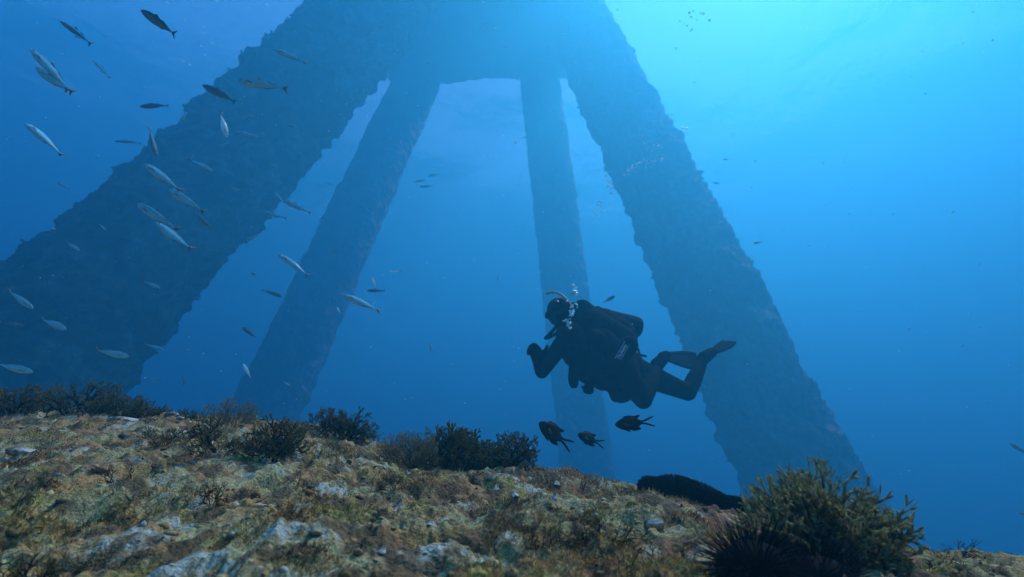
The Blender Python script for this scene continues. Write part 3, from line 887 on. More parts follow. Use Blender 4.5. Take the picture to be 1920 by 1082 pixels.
CHRO = [(0.0, 0.012, 0.012), (0.02, 0.040, 0.032), (0.06, 0.078, 0.068), (0.13, 0.118, 0.112), (0.22, 0.150, 0.150), (0.33, 0.168, 0.170), (0.43, 0.160, 0.162),
        (0.53, 0.135, 0.14), (0.61, 0.085, 0.09), (0.66, 0.055, 0.055), (0.70, 0.048, 0.048)]
CH_COL = [(0.028, 0.040, 0.038), (0.014, 0.020, 0.020), (0.016, 0.022, 0.022)]
CH_BODY = [body_mesh('body', CHRO, b, thick=0.42, cols=CH_COL) for b in BENDS]
_cf = (0.014, 0.014, 0.014)
CH_TAIL = [fin_mesh('tail_lobe', [(0.675, s * 0.005), (0.68, s * 0.047), (0.76, s * 0.062), (0.90, s * 0.110), (1.0, s * 0.132), (1.0, s * 0.108), (0.90, s * 0.062), (0.78, s * 0.016)], 0.016, _cf) for s in (1, -1)]
CH_DORS = fin_mesh('dorsal_fin', [(0.20, 0.155), (0.25, 0.19), (0.38, 0.207), (0.50, 0.18), (0.60, 0.19), (0.68, 0.195), (0.62, 0.13), (0.57, 0.10), (0.4, 0.16)], 0.014, _cf)
CH_ANAL = fin_mesh('anal_fin', [(0.40, -0.17), (0.47, -0.195), (0.56, -0.19), (0.65, -0.16), (0.62, -0.11), (0.56, -0.10)], 0.014, _cf)
CH_PELV = fin_mesh('pelvic_fin', [(0.24, -0.155), (0.27, -0.185), (0.37, -0.215), (0.36, -0.18), (0.31, -0.165)], 0.010, _cf, off=(0, -0.02, 0))
CH_PECT = fin_mesh('pectoral_fin', [(0.21, -0.01), (0.25, 0.015), (0.36, -0.04), (0.33, -0.08), (0.25, -0.05)], 0.006, (0.10, 0.10, 0.085), off=(0, -0.082, 0))
CH_EYE = eye_mesh('eye', 0.026)
vcol_dark = CH_EYE.color_attributes['tint']
vcol_dark.data.foreach_set('color', np.tile(np.array([0.01, 0.01, 0.012, 1.0], dtype=np.float32), len(CH_EYE.vertices)))


def orient(head, tail, roll=0.0, up=None):
    h, t = Vector(head), Vector(tail)
    x = (t - h); L = x.length; x.normalize()
    up = up or Vector((0, 0, 1))
    z = (up - x * up.dot(x))
    if z.length < 0.55: z = Vector((1, 0, 0.3)) - x * Vector((1, 0, 0.3)).dot(x)
    z.normalize()
    z = Matrix.Rotation(roll, 3, x) @ z
    y = z.cross(x)
    M = Matrix((x, y, z)).transposed().to_4x4()
    return Matrix.Translation(h) @ M @ Matrix.Scale(L, 4)


def part(name, me, mat, root, loc=None, scale=None):
    o = bpy.data.objects.new(name, me); COL.objects.link(o)
    if not me.materials: me.materials.append(mat)
    me.polygons.foreach_set('use_smooth', np.ones(len(me.polygons), dtype=bool))
    o.parent = root
    if loc: o.location = loc
    if scale: o.scale = scale
    return o


G_SHOAL = 'slim silvery fish of the shoal on the left'


def slim_fish(h, t, label, tone='silver', L=0.21, bi=0, roll=0.0, dd=0.0, detail=2, group=G_SHOAL, d=None, fat=1.0):
    ln = math.hypot(h[0] - t[0], h[1] - t[1])
    d = d or L * F / max(6, ln)
    root = empty('slim_fish'); tag(root, label, 'fish', group)
    root.matrix_world = orient(at(*h, d), at(*t, d * (1 + dd)), roll)
    mb = {'dim': M_DULL, 'glint': M_GLINT}.get(tone, M_SILVER)
    b = part('body', BODY[(tone, bi)], mb, root, scale=(1, fat * 1.04, fat * 1.04))
    yb = BENDS[bi]
    tl = part('tail_fin', TAIL[bi], M_FIN, root, loc=(0, yb * 0.86, 0))
    if detail >= 1:
        for nm, me, xx in (('dorsal_fin', DORSAL, 0.41), ('second_dorsal_fin', DORSAL2, 0.62), ('anal_fin', ANAL, 0.62)):
            part(nm, me, M_FIN, root, loc=(0, yb * xx * xx, 0))
    if detail >= 2:
        for me in PECT: part('pectoral_fin', me, M_FIN, root)
        for s in (1, -1): part('eye', EYE, M_SILVER, root, loc=(0.075, s * 0.026, 0.012))
    return root


def damselfish(h, t, d, label, bi=0, roll=0.0, dd=0.0):
    root = empty('damselfish'); tag(root, label, 'fish', 'dark fork-tailed fish above the reef crest')
    root.matrix_world = orient(at(*h, d), at(*t, d * (1 + dd)), roll)
    part('body', CH_BODY[bi], M_DULL, root)
    yb = BENDS[bi]
    for me in CH_TAIL: part('tail_lobe', me, M_DULL, root, loc=(0, yb * 0.5, 0))
    for nm, me in (('dorsal_fin', CH_DORS), ('anal_fin', CH_ANAL), ('pelvic_fin', CH_PELV), ('pectoral_fin', CH_PECT)):
        part(nm, me, M_DULL, root, loc=(0, yb * 0.2, 0))
    for s in (1, -1): part('eye', CH_EYE, M_DULL, root, loc=(0.095, s * 0.036, 0.035))


def build_fish():
    damselfish((1010, 793), (1073, 838), 1.75, 'left of the three dark fork-tailed fish above the reef crest, nose up', 0, roll=0.25, dd=0.03)
    damselfish((1083, 815), (1135, 833), 1.95, 'smallest, middle one of three dark fork-tailed fish below the diver', 1, roll=0.1, dd=0.02)
    damselfish((1153, 797), (1226, 790), 1.70, 'right of the three dark fork-tailed fish, level below the diver\'s knee', 2, roll=0.15)
    S = slim_fish
    S((264, 19), (335, 67), 'dark slim fish with a pinkish tail against the bright water at upper left', 'dim', bi=2, roll=0.9)
    S((112, 39), (172, 83), 'thin dark fish highest of those near the left edge', 'dim', bi=0, roll=0.2, fat=0.6)
    S((57, 92), (132, 164), 'upper fish of the overlapping pair at the left edge', bi=1, roll=-0.2, fat=0.85)
    S((67, 127), (142, 180), 'lower fish of the overlapping pair at the left edge', bi=2, roll=0.1, d=2.15)
    S((174, 113), (207, 147), 'very thin pale fish right of the overlapping pair', bi=0, L=0.13, fat=0.55, detail=1)
    S((262, 200), (314, 195), 'dark curved fish hanging level left of the nearest leg', 'dim', bi=1, roll=0.3)
    S((47, 231), (122, 285), 'dark fish with a shiny head by itself at the left edge', bi=1, roll=-0.6)
    S((515, 93), (575, 117), 'highest fish in front of the nearest leg', bi=0)
    S((379, 159), (442, 191), 'fish crossing the upper outline of the nearest leg', 'dim', bi=0, roll=0.4)
    S((446, 150), (540, 166), 'biggest greenish fish, nearly level, before the top of the nearest leg', bi=0, roll=0.2)
    S((425, 258), (415, 208), 'brightest fish, a white flash standing nearly upright', 'glint', bi=2, roll=0.8, L=0.15, fat=1.2)
    S((475, 214), (454, 227), 'small pale fish right of the white upright flash', bi=0, L=0.10, detail=1)
    S((442, 247), (492, 258), 'pale level fish just right below the white upright flash', bi=0)
    S((431, 267), (404, 277), 'faint stubby fish just under the white upright flash', 'silver', bi=0, L=0.12, detail=1)
    S((398, 321), (354, 298), 'bluish fish swimming down right in the middle of the nearest leg', bi=0)
    S((295, 294), (275, 240), 'dark fish pointing down by the left outline of the nearest leg', 'dim', bi=1, roll=0.3)
    S((271, 307), (340, 357), 'bright fish with its tail over the next one, left on the nearest leg', bi=0, roll=-0.15)
    S((317, 355), (384, 397), 'blue-grey fish right behind the tail of a bright one', bi=0, roll=0.1)
    S((257, 382), (332, 428), 'dull fish above and left of the brightest striped one', bi=1, roll=0.2, d=2.9)
    S((293, 417), (360, 472), 'brightest striped fish low on the nearest leg', bi=2, roll=-0.2, d=2.3)
    S((394, 426), (364, 399), 'faint short fish right of the brightest striped one', 'dim', bi=0, L=0.14)
    S((452, 356), (424, 354), 'tiny dull level fish in the middle of the nearest leg', bi=0, L=0.12, detail=1)
    S((514, 360), (534, 380), 'thin small fish touching the nose of a larger one at the leg\'s right outline', bi=1, L=0.11, fat=0.6, detail=1)
    S((530, 375), (584, 399), 'shiny fish half over open water at the right outline of the nearest leg', bi=0)
    S((493, 398), (538, 409), 'shiny fish below left of the one half over open water', bi=0)
    S((521, 476), (580, 513), 'clear silver fish with a visible eye between the two left legs', bi=1, roll=-0.25)
    S((462, 453), (491, 434), 'faint fish slanting up along the right outline of the nearest leg', bi=0, L=0.13, detail=1)
    S((108, 342), (130, 355), 'small pale fish alone in open water at far left', bi=0, L=0.09, detail=1)
    S((62, 579), (14, 544), 'blurred pale fish low at the left edge, swimming down right', bi=0)
    S((124, 618), (73, 595), 'bright bluish fish swimming down right low on the nearest leg', bi=2, fat=1.25)
    S((46, 612), (-2, 604), 'dull fish at the left edge under a bright bluish one', 'dim', bi=0)
    S((242, 669), (178, 656), 'pale fish swimming right just above the dark seaweed bushes', bi=0)
    S((307, 656), (271, 645), 'small pale fish at the right outline of the nearest leg\'s foot', bi=0)
    S((62, 698), (-8, 682), 'pale fish at the left edge just above the seaweed', bi=0)
    S((642, 552), (714, 583), 'large grey fish with a round eye before the hazy far leg', 'silver', bi=0, roll=-0.3, d=2.6)
    S((729, 509), (753, 509), 'little bright fish lying level right of the hazy far leg', 'glint', bi=0, L=0.09, fat=0.8, detail=1)
    S((699, 520), (704, 542), 'little bright upright fish left of the level bright one', 'glint', bi=1, L=0.09, detail=1)
    S((704, 561), (698, 578), 'thin pale upright sliver above the tail of the large grey fish', 'glint', bi=0, L=0.07, fat=0.7, detail=1)
    S((688, 545), (722, 545), 'dim level fish under the little bright upright one', 'dim', bi=0, L=0.16, detail=1)
    S((632, 576), (640, 590), 'tiny bright fish just left under the large grey one', 'glint', bi=1, L=0.06, detail=1)
    S((618, 573), (622, 557), 'faint pale upright fish left of the large grey one', bi=2, L=0.08, detail=1)
    S((456, 682), (472, 710), 'bright white curved fish before the foot of the hazy far leg', 'glint', bi=1, L=0.11, detail=1)
    S((344, 723), (342, 703), 'small pale upright fish above the low dark seaweed', bi=0, L=0.09, detail=1)
    S((285, 713), (303, 707), 'tiny pale fish at the right foot of the nearest leg', bi=0, L=0.07, detail=1)
    S((529, 556), (490, 543), 'dim fish swimming right at the left outline of the hazy far leg', 'dim', bi=0)
    S((455, 614), (479, 631), 'dim blunt fish in open water right of the nearest leg', 'dim', bi=1, L=0.13, fat=1.6, detail=1)
    S((532, 716), (548, 725), 'tiny pale fish low before the hazy far leg', bi=0, L=0.07, detail=1)
    S((803, 638), (811, 661), 'pale upright sliver alone in open water left of the diver', bi=0, L=0.09, fat=0.7, detail=1)
    S((634, 470), (612, 474), 'tiny pale fish in the middle of the hazy far leg', bi=2, L=0.09, detail=1)
    S((213, 265), (263, 266), 'faint thin level fish in open water upper left', 'dim', bi=1, L=0.26, fat=0.5, detail=1)
    S((470, 513), (484, 516), 'tiny dark fish by the right outline of the nearest leg', 'dim', bi=0, L=0.1, fat=1.4, detail=1)
    S((300, 540), (268, 528), 'dull small fish in the lower middle of the nearest leg', bi=1, L=0.13, detail=1)
    S((150, 470), (122, 452), 'dull small fish before the left part of the nearest leg', bi=0, L=0.12, detail=1)
    S((350, 210), (338, 236), 'small pale fish slanting down left of the white upright flash', bi=1, L=0.11, detail=1)
    S((560, 240), (536, 232), 'small pale fish near the upper right outline of the nearest leg', bi=1, L=0.11, detail=1)
    S((520, 312), (500, 306), 'tiny pale fish above the pair touching noses', bi=0, L=0.09, detail=1)
    S((200, 432), (186, 420), 'tiny pale fish left of the dull one and the brightest striped one', bi=0, L=0.07, detail=1)
    S((45, 498), (36, 502), 'tiny pale fish where the nearest leg meets the left edge', bi=2, L=0.05, detail=0)
    S((1153, 555), (1131, 568), 'small dim fish just above the diver\'s back', 'dim', bi=0, L=0.17, fat=1.5, detail=1, group='small fish in open water')
    S((1893, 831), (1932, 854), 'grey fish cut off by the right edge of the photo', bi=0, L=0.16, d=3.3, group='small fish in open water')
    S((1909, 959), (1940, 972), 'lower fish cut off by the right edge above the reef', bi=1, L=0.14, d=3.6, group='small fish in open water')
    S((1413, 457), (1429, 453), 'tiny dark fish right of the leg behind the diver, by itself', 'dim', bi=0, L=0.18, fat=1.5, detail=0, group='small fish in open water')
    S((933, 526), (932, 516), 'tiny dark upright fish between the two far legs', 'dim', bi=0, L=0.10, fat=1.3, detail=0, group='small fish in open water')
    for i, (h, t) in enumerate((((786, 350), (812, 349)), ((803, 331), (824, 325)), ((778, 341), (800, 338)), ((596, 345), (608, 352)), ((613, 342), (627, 351)))):
        S(h, t, ('lowest of three tiny dark fish beside the top right of the hazy far leg', 'highest of three tiny dark fish beside the top right of the hazy far leg',
                 'middle of three tiny dark fish beside the top right of the hazy far leg', 'left of two tiny dark fish at the upper left of the hazy far leg',
                 'right of two tiny dark fish at the upper left of the hazy far leg')[i], 'dim', L=0.34, bi=i % 3, detail=0, group='small fish in open water')
    for (x, y, ln, an) in ((1313, 226, 10, 0.1), (1325, 243, 7, 0.6), (1375, 251, 9, -0.5), (1320, 281, 7, -0.4), (1383, 283, 8, 0.1), (1362, 299, 13, 0.0), (1345, 322, 9, -0.7), (1344, 343, 14, 0.1), (1378, 337, 9, -0.3), (1400, 308, 8, 0.2)):
        c, s = math.cos(an) * ln / 2, math.sin(an) * ln / 2
        S((x - c, y - s), (x + c, y + s), 'tiny dark fish of the scattered group right of the leg behind the diver', 'dim', L=0.22, fat=1.4, detail=0, group='tiny dark fish right of the leg')
    for (x, y, ln, an) in ((315, 5, 9, .5), (362, 12, 9, .5), (407, 2, 12, .3), (348, 40, 11, .7), (382, 52, 9, .3), (383, 63, 10, .8), (399, 82, 11, .6), (379, 87, 11, .5), (385, 103, 8, .6), (344, 115, 12, .7), (357, 122, 10, .6), (503, 9, 10, .4)):
        c, s = math.cos(an) * ln / 2, math.sin(an) * ln / 2
        S((x - c, y - s), (x + c, y + s), 'tiny glinting fish of the bright flecks at the top left of the nearest leg', 'glint', L=0.075, fat=0.9, detail=0, roll=0.8, group='tiny glinting fish at upper left')
    for (x, y, ln, an) in ((906, 4, 9, .7), (976, 20, 8, .2), (950, 87, 9, .1), (1054, 63, 7, .3), (982, 258, 10, .1), (930, 53, 6, .2)):
        c, s = math.cos(an) * ln / 2, math.sin(an) * ln / 2
        S((x - c, y - s), (x + c, y + s), 'tiny pale fish glinting below the hazy deck', 'glint', L=0.06, fat=1.1, detail=0, group='tiny glinting fish below the deck')


build_fish()

# ------------------------------------------------------------------ the diver
def capsules(bones, sub=2):
    """list of (p, q, rp, rq) -> one mesh of overlapping round bones"""
    bm = bmesh.new()
    for (p, q, rp, rq) in bones:
        p, q = Vector(p), Vector(q)
        n = max(2, int((q - p).length / (min(rp, rq) * 0.45)) + 1)
        for i in range(n):
            t = i / (n - 1)
            bmesh.ops.create_icosphere(bm, subdivisions=sub, radius=rp + (rq - rp) * t, matrix=Matrix.Translation(p.lerp(q, t)))
    me = bpy.data.meshes.new('tmp'); bm.to_mesh(me); bm.free()
    return me


def fused(name, me, voxel, smooth_it=6):
    """fuse overlapping volumes into one continuous skin"""
    o = bpy.data.objects.new('tmp', me); COL.objects.link(o)
    r = o.modifiers.new('r', 'REMESH'); r.mode = 'VOXEL'; r.voxel_size = voxel
    s = o.modifiers.new('s', 'SMOOTH'); s.factor = 0.5; s.iterations = smooth_it
    bpy.context.view_layer.update()
    ev = o.evaluated_get(bpy.context.evaluated_depsgraph_get())
    out = bpy.data.meshes.new_from_object(ev); out.name = name
    bpy.data.objects.remove(o); bpy.data.meshes.remove(me)
    return out


def build_diver():
    D = 4.0
    O = at(1130, 660, D)
    root = empty('person', O)
    tag(root, 'scuba diver in a dark wetsuit with tank and fins, hovering before the platform legs', 'person')
    W = lambda x, y, dz=0.0: at(x, y, D + dz) - O
    k = D / F
    suit, nt, lk, b = new_mat('wetsuit', (0.006, 0.006, 0.007), 0.85, spec=0.02)
    noise_col(suit, nt, lk, b, (0.003, 0.003, 0.0035), (0.008, 0.008, 0.009), 18, bump=0.3, bump_scale=30, dist=0.01)
    vest, nt, lk, b = new_mat('vest_nylon', (0.006, 0.006, 0.007), 0.9, spec=0.02)
    noise_col(vest, nt, lk, b, (0.003, 0.003, 0.0035), (0.010, 0.010, 0.011), 40, bump=0.4, bump_scale=60, dist=0.006)
    rubber, _, _, _ = new_mat('black_rubber', (0.003, 0.0035, 0.004), 0.9, spec=0.01)
    metal, _, _, _ = new_mat('steel', (0.45, 0.46, 0.47), 0.3, 0.9)
    tankm, nt, lk, b = new_mat('tank_paint', (0.008, 0.008, 0.009), 0.8, spec=0.03)
    glass, _, _, _ = new_mat('mask_glass', (0.01, 0.012, 0.015), 0.2, spec=0.3)
    yellow, _, _, _ = new_mat('yellow_plastic', (0.62, 0.52, 0.08), 0.4)
    greyf, _, _, _ = new_mat('fin_grey', (0.018, 0.026, 0.03), 0.9, spec=0.01)
    white, _, _, _ = new_mat('print_white', (0.75, 0.77, 0.78), 0.6)

    # skeleton: image-left arm raised, other arm folded across the waist, knees bent, shins back
    neck, chest, waist, pelv = W(1066, 606, 0.02), W(1098, 634, 0.02), W(1142, 668, 0.0), W(1172, 690, 0.02)
    head = W(1049, 586, -0.02)
    shR, elR, wrR = W(1063, 632, -0.12), W(1016, 697, -0.20), W(1008, 680, -0.36)
    shL, elL, wrL = W(1120, 640, -0.16), W(1112, 706, -0.30), W(1147, 729, -0.36)
    hipA, knA, anA = W(1164, 690, -0.12), W(1206, 750, -0.28), W(1232, 690, 0.06)
    hipB, knB, anB = W(1188, 694, 0.10), W(1290, 736, 0.06), W(1318, 676, 0.32)
    bones = [
        (neck, chest, 0.070, 0.135), (chest, waist, 0.150, 0.150), (waist, pelv, 0.150, 0.155), (chest, chest + (waist - chest) * 0.5, 0.165, 0.16),
        (shR, chest, 0.085, 0.12), (shL, chest, 0.08, 0.12),
        (shR, elR, 0.070, 0.052), (elR, wrR, 0.052, 0.036),
        (shL, elL, 0.066, 0.050), (elL, wrL, 0.050, 0.035),
        (pelv, hipA, 0.14, 0.125), (pelv, hipB, 0.14, 0.115),
        (hipA, knA, 0.118, 0.066), (knA, knA + (anA - knA) * 0.35, 0.064, 0.066), (knA + (anA - knA) * 0.35, anA, 0.066, 0.042),
        (hipB, knB, 0.112, 0.066), (knB, knB + (anB - knB) * 0.35, 0.064, 0.066), (knB + (anB - knB) * 0.35, anB, 0.066, 0.042),
        # feet
        (anA, W(1242, 668, 0.14), 0.042, 0.038), (anB, W(1334, 662, 0.38), 0.042, 0.038),
        # head in its hood: skull, jaw, nose, chin
        (head + Vector((0, 0.01, 0.025)), head + Vector((0, 0, -0.02)), 0.098, 0.092), (head + Vector((-0.01, -0.03, -0.06)), head + Vector((0.0, -0.045, -0.085)), 0.062, 0.045),
        (head + Vector((-0.01, -0.09, -0.02)), head + Vector((-0.012, -0.108, -0.035)), 0.018, 0.015),
        (head + Vector((0.02, 0.0, -0.07)), neck, 0.070, 0.072),
        (head + Vector((-0.092, 0.01, -0.01)), head + Vector((-0.094, 0.01, -0.03)), 0.020, 0.018), (head + Vector((0.092, 0.01, -0.01)), head + Vector((0.094, 0.01, -0.03)), 0.020, 0.018),
    ]

    def hand(w, fore, side, curl, s=1.0):
        """palm and five bent fingers; fore = direction of the hand, side = towards the thumb"""
        fore = fore.normalized(); side = (side - fore * side.dot(fore)).normalized(); pal = fore.cross(side).normalized()
        out = [(w, w + fore * 0.05 * s, 0.030 * s, 0.034 * s)]
        for j, (off, ln) in enumerate(((0.030, 0.070), (0.010, 0.080), (-0.011, 0.074), (-0.031, 0.058))):
            p0 = w + fore * 0.068 * s + side * off * s
            out.append((w + fore * 0.03 * s + side * off * 0.7 * s, p0, 0.020 * s, 0.0145 * s))
            d = fore.copy(); p = p0
            for n in range(3):
                d = (Matrix.Rotation(curl * (0.75 + 0.15 * j), 3, side) @ d).normalized()
                q = p + d * ln * s * (0.42, 0.32, 0.26)[n]
                out.append((p, q, (0.0125, 0.0115, 0.0105)[n] * s, (0.0115, 0.0105, 0.009)[n] * s)); p = q
        t0 = w + fore * 0.022 * s + side * 0.030 * s; t1 = t0 + (side * 0.8 + fore * 0.7 + pal * 0.3).normalized() * 0.045 * s; t2 = t1 + (fore + side * 0.15 + pal * 0.5).normalized() * 0.035 * s
        out += [(t0, t1, 0.017 * s, 0.014 * s), (t1, t2, 0.0135 * s, 0.011 * s)]
        return out

    bones += hand(wrR, Vector((-0.12, -0.1, 1)), Vector((0.6, -0.7, 0)), 0.9, 1.2)
    bones += hand(wrL, Vector((0.55, -0.2, -0.8)), Vector((0.5, -0.6, 0.3)), 0.5, 1.05)
    body = link('body', fused('body', capsules(bones), 0.009, 4), suit, root)
    body['label'] = 'diver\'s body in a black hooded wetsuit, one fist raised'

    # buoyancy vest round the torso and shoulders
    back = Vector((0.10, 0.16, 0.14))
    vb = [(W(1080, 618, 0.08), W(1150, 650, 0.12), 0.160, 0.170), (W(1085, 660, -0.05), W(1150, 700, -0.06), 0.135, 0.12), (W(1072, 626, -0.10), W(1110, 690, -0.12), 0.085, 0.11), (W(1110, 690, -0.12), W(1130, 712, -0.08), 0.10, 0.085),
          (W(1130, 640, -0.1), W(1165, 672, -0.10), 0.10, 0.10), (W(1100, 600, 0.12), W(1160, 625, 0.16), 0.12, 0.13), (W(1085, 690, -0.15), W(1100, 706, -0.14), 0.065, 0.06)]
    v = link('vest', fused('vest', capsules(vb), 0.014, 5), vest, root); v['label'] = 'bulky black buoyancy vest'
    # straps on the vest
    for pts in ([W(1072, 612, -0.22), W(1088, 650, -0.27), W(1105, 700, -0.26)], [W(1112, 622, -0.17), W(1135, 660, -0.22), W(1150, 690, -0.2)], [W(1090, 708, -0.24), W(1130, 690, -0.26), W(1168, 672, -0.21)]):
        V, Fc = tube(spline(pts, 14), 0.014, 6); link('strap', mesh('strap', V, Fc), rubber, v)
    # tank on the back
    t0, t1 = W(1090, 590, 0.24), W(1184, 612, 0.30)
    ax = (t1 - t0).normalized(); Lt = 0.50
    prof = [(0.0, 0.02), (0.012, 0.035), (0.03, 0.062), (0.06, 0.083), (0.10, 0.09), (0.44, 0.09), (0.485, 0.084), (0.50, 0.07)]
    V, Fc = tube([t0 + ax * a for a, _ in prof], [r for _, r in prof], 28)
    tk = link('tank', mesh('tank', V, Fc), tankm, root)
    V, Fc = tube([t0 - ax * 0.07, t0 - ax * 0.05, t0 - ax * 0.02, t0 + ax * 0.01], [0.022, 0.028, 0.026, 0.022], 12); link('valve', mesh('valve', V, Fc), metal, tk)
    V, Fc = tube([t0 + ax * 0.18, t0 + ax * 0.22], [0.094, 0.094], 28); link('band', mesh('band', V, Fc), rubber, tk)
    reg0 = t0 - ax * 0.055
    V, Fc = tube([reg0 + Vector((0, -0.01, 0.0)), reg0 + Vector((0, 0.0, 0.05)), reg0 + Vector((0, 0, 0.085))], [0.034, 0.036, 0.028], 14); link('first_stage', mesh('first_stage', V, Fc), rubber, root)
    # tank boot tip and tail strap
    V, Fc = tube([t1 + ax * 0.02, t1 + ax * 0.06, t1 + ax * 0.10], [0.03, 0.018, 0.005], 8); link('tank_strap', mesh('tank_strap', V, Fc), rubber, root)
    # upper bladder bulges behind the neck
    bl = [(W(1092, 580, 0.10), W(1102, 594, 0.12), 0.080, 0.10), (W(1118, 596, 0.13), W(1158, 612, 0.18), 0.095, 0.09), (W(1158, 612, 0.18), W(1180, 617, 0.2), 0.085, 0.05), (W(1110, 610, 0.05), W(1165, 640, 0.1), 0.13, 0.13)]
    link('air_bladder', fused('air_bladder', capsules(bl), 0.012, 3), vest, root)

    # mask, second stage, snorkel
    mk = [(head + Vector((-0.045, -0.092, 0.018)), head + Vector((0.04, -0.088, 0.018)), 0.036, 0.036), (head + Vector((-0.045, -0.095, -0.004)), head + Vector((0.04, -0.092, -0.004)), 0.032, 0.032)]
    msk = link('mask', fused('mask', capsules(mk), 0.008, 2), rubber, root)
    for sx in (-0.036, 0.034):
        bm = bmesh.new(); bmesh.ops.create_uvsphere(bm, u_segments=16, v_segments=10, radius=0.028)
        for vv in bm.verts: vv.co.y *= 0.25
        me = bpy.data.meshes.new('lens'); bm.to_mesh(me); bm.free()
        o = link('lens', me, glass, msk); o.location = head + Vector((sx, -0.127, 0.008))
    V, Fc = tube([head + Vector((-0.01, -0.085, -0.075)), head + Vector((-0.01, -0.115, -0.078)), head + Vector((-0.01, -0.145, -0.08)), head + Vector((-0.01, -0.152, -0.08))], [0.026, 0.034, 0.034, 0.026], 16)
    rg = link('regulator', mesh('regulator', V, Fc), rubber, root)
    V, Fc = tube(spline([W(1047, 608, -0.12), W(1032, 625, -0.14), W(1023, 634, -0.12), W(1033, 631, -0.04), W(1055, 618, 0.08)], 30), 0.0125, 8); link('hose', mesh('hose', V, Fc), rubber, rg)
    V, Fc = tube(spline([W(1024, 551, -0.02), W(1034, 548, -0.03), W(1046, 550, -0.05), W(1058, 557, -0.07), W(1066, 566, -0.09), W(1072, 575, -0.10)], 30), [0.009] * 22 + [0.0085] * 8, 8)
    sn = link('snorkel', mesh('snorkel', V, Fc), yellow, root); sn['label'] = 'yellow snorkel arching over the hood'
    # dangling gauges and hoses
    def gauge(name, pts, r, hose_pts, mat=rubber):
        V, Fc = tube(spline(pts, 12), [r * q for q in (0.55, 0.8, 0.9, 0.95, 1.0, 1.0, 1.05, 1.1, 1.1, 1.05, 0.9, 0.6)], 14)
        g = link(name, mesh(name, V, Fc), mat, root)
        V, Fc = tube(spline(hose_pts, 20), 0.010, 8); link('hose', mesh('hose', V, Fc), rubber, g)
    gauge('gauge_console', [W(1075, 676, -0.24), W(1075, 700, -0.26), W(1076, 727, -0.26)], 0.034, [W(1075, 678, -0.24), W(1082, 655, -0.2), W(1098, 640, -0.1)])
    gauge('octopus_regulator', [W(1108, 718, -0.26), W(1104, 727, -0.27), W(1102, 738, -0.27)], 0.036, [W(1090, 726, -0.27), W(1098, 725, -0.27), W(1120, 716, -0.26)])
    gauge('inflator', [W(1143, 722, -0.34), W(1150, 738, -0.35), W(1158, 752, -0.35)], 0.030, [W(1143, 724, -0.34), W(1122, 712, -0.3), W(1100, 680, -0.25)])
    # name strip on the vest: frame lines and letter-like marks
    c0, c1 = W(1158, 672, -0.34), W(1174, 645, -0.34)
    e = (c1 - c0); ln = e.length; e.normalize(); n = Vector((0.0, -1, 0.1)); s = e.cross(n).normalized()
    V, Fc = [], []
    def bar(a, b_, w):
        i = len(V); d_ = (b_ - a).normalized(); q = d_.cross(n).normalized() * w
        for p in (a + q, a - q, b_ - q, b_ + q): V.append(p)
        for p in (a + q, a - q, b_ - q, b_ + q): V.append(p - n * 0.002)
        Fc.extend([(i, i + 1, i + 2, i + 3), (i + 7, i + 6, i + 5, i + 4), (i, i + 4, i + 5, i + 1), (i + 1, i + 5, i + 6, i + 2), (i + 2, i + 6, i + 7, i + 3), (i + 3, i + 7, i + 4, i)])
    bar(c0 - s * 0.016 - e * 0.01, c1 - s * 0.016 + e * 0.012, 0.0022)
    bar(c0 + s * 0.022, c1 + s * 0.022, 0.0018)
    rnd = random.Random(5)
    for j in range(5):
        a = c0 + e * (ln * (0.06 + j * 0.185)); hh = ln * 0.12
        bar(a - s * 0.006, a + s * 0.012, 0.0028); bar(a + e * hh - s * 0.006, a + e * hh + s * 0.012, 0.0028)
        bar(a + (s * 0.012 if j % 2 else s * -0.006), a + e * hh + (s * 0.012 if j % 3 else s * -0.006), 0.0028)
    st = link('name_strip', mesh('name_strip', V, Fc), white, root, smooth=False); st['label'] = 'white printed strip with small lettering on the hip of the vest'
    # hip pocket behind the strip
    pk = [(W(1150, 680, -0.22), W(1178, 648, -0.20), 0.085, 0.075)]
    link('pocket', fused('pocket', capsules(pk), 0.012, 3), vest, root)
    V, Fc = tube(spline([W(1180, 650, 0.0), W(1196, 655, 0.02), W(1200, 665, 0.02), W(1212, 668, 0.02)], 16), 0.009, 6); link('webbing', mesh('webbing', V, Fc), rubber, root)

    # fins: foot pocket and ribbed blade
    def fin(heel, toe, tip, w, side, mat, label):
        heel, toe, tip = Vector(heel), Vector(toe), Vector(tip)
        side = Vector(side)
        pk_ = link('fin', fused('fin', capsules([(heel, toe, 0.055, 0.045)]), 0.009, 3), rubber, root); pk_['label'] = label
        ax_ = (tip - toe).normalized(); sd = (side - ax_ * side.dot(ax_)).normalized(); nn = ax_.cross(sd)
        L_ = (tip - toe).length; nx, ny = 14, 9; V = []; Fc = []
        for sgn in (1, -1):
            for i in range(nx):
                t = i / (nx - 1); ww = w * (0.45 + 0.55 * min(1, t * 1.6)) * (1 - 0.12 * max(0, t - 0.85) / 0.15)
                for j in range(ny):
                    u_ = j / (ny - 1) * 2 - 1
                    rib = 0.010 if j in (0, ny - 1) else (0.006 if j == ny // 2 else 0.003)
                    V.append(toe + ax_ * (L_ * t - 0.02 * (u_ * u_) * t) + sd * ww * u_ + nn * (sgn * rib + 0.05 * t * t))
        for sgn in (0, 1):
            o_ = sgn * nx * ny
            for i in range(nx - 1):
                for j in range(ny - 1):
                    f = (o_ + i * ny + j, o_ + (i + 1) * ny + j, o_ + (i + 1) * ny + j + 1, o_ + i * ny + j + 1)
                    Fc.append(f if sgn else f[::-1])
        N = nx * ny
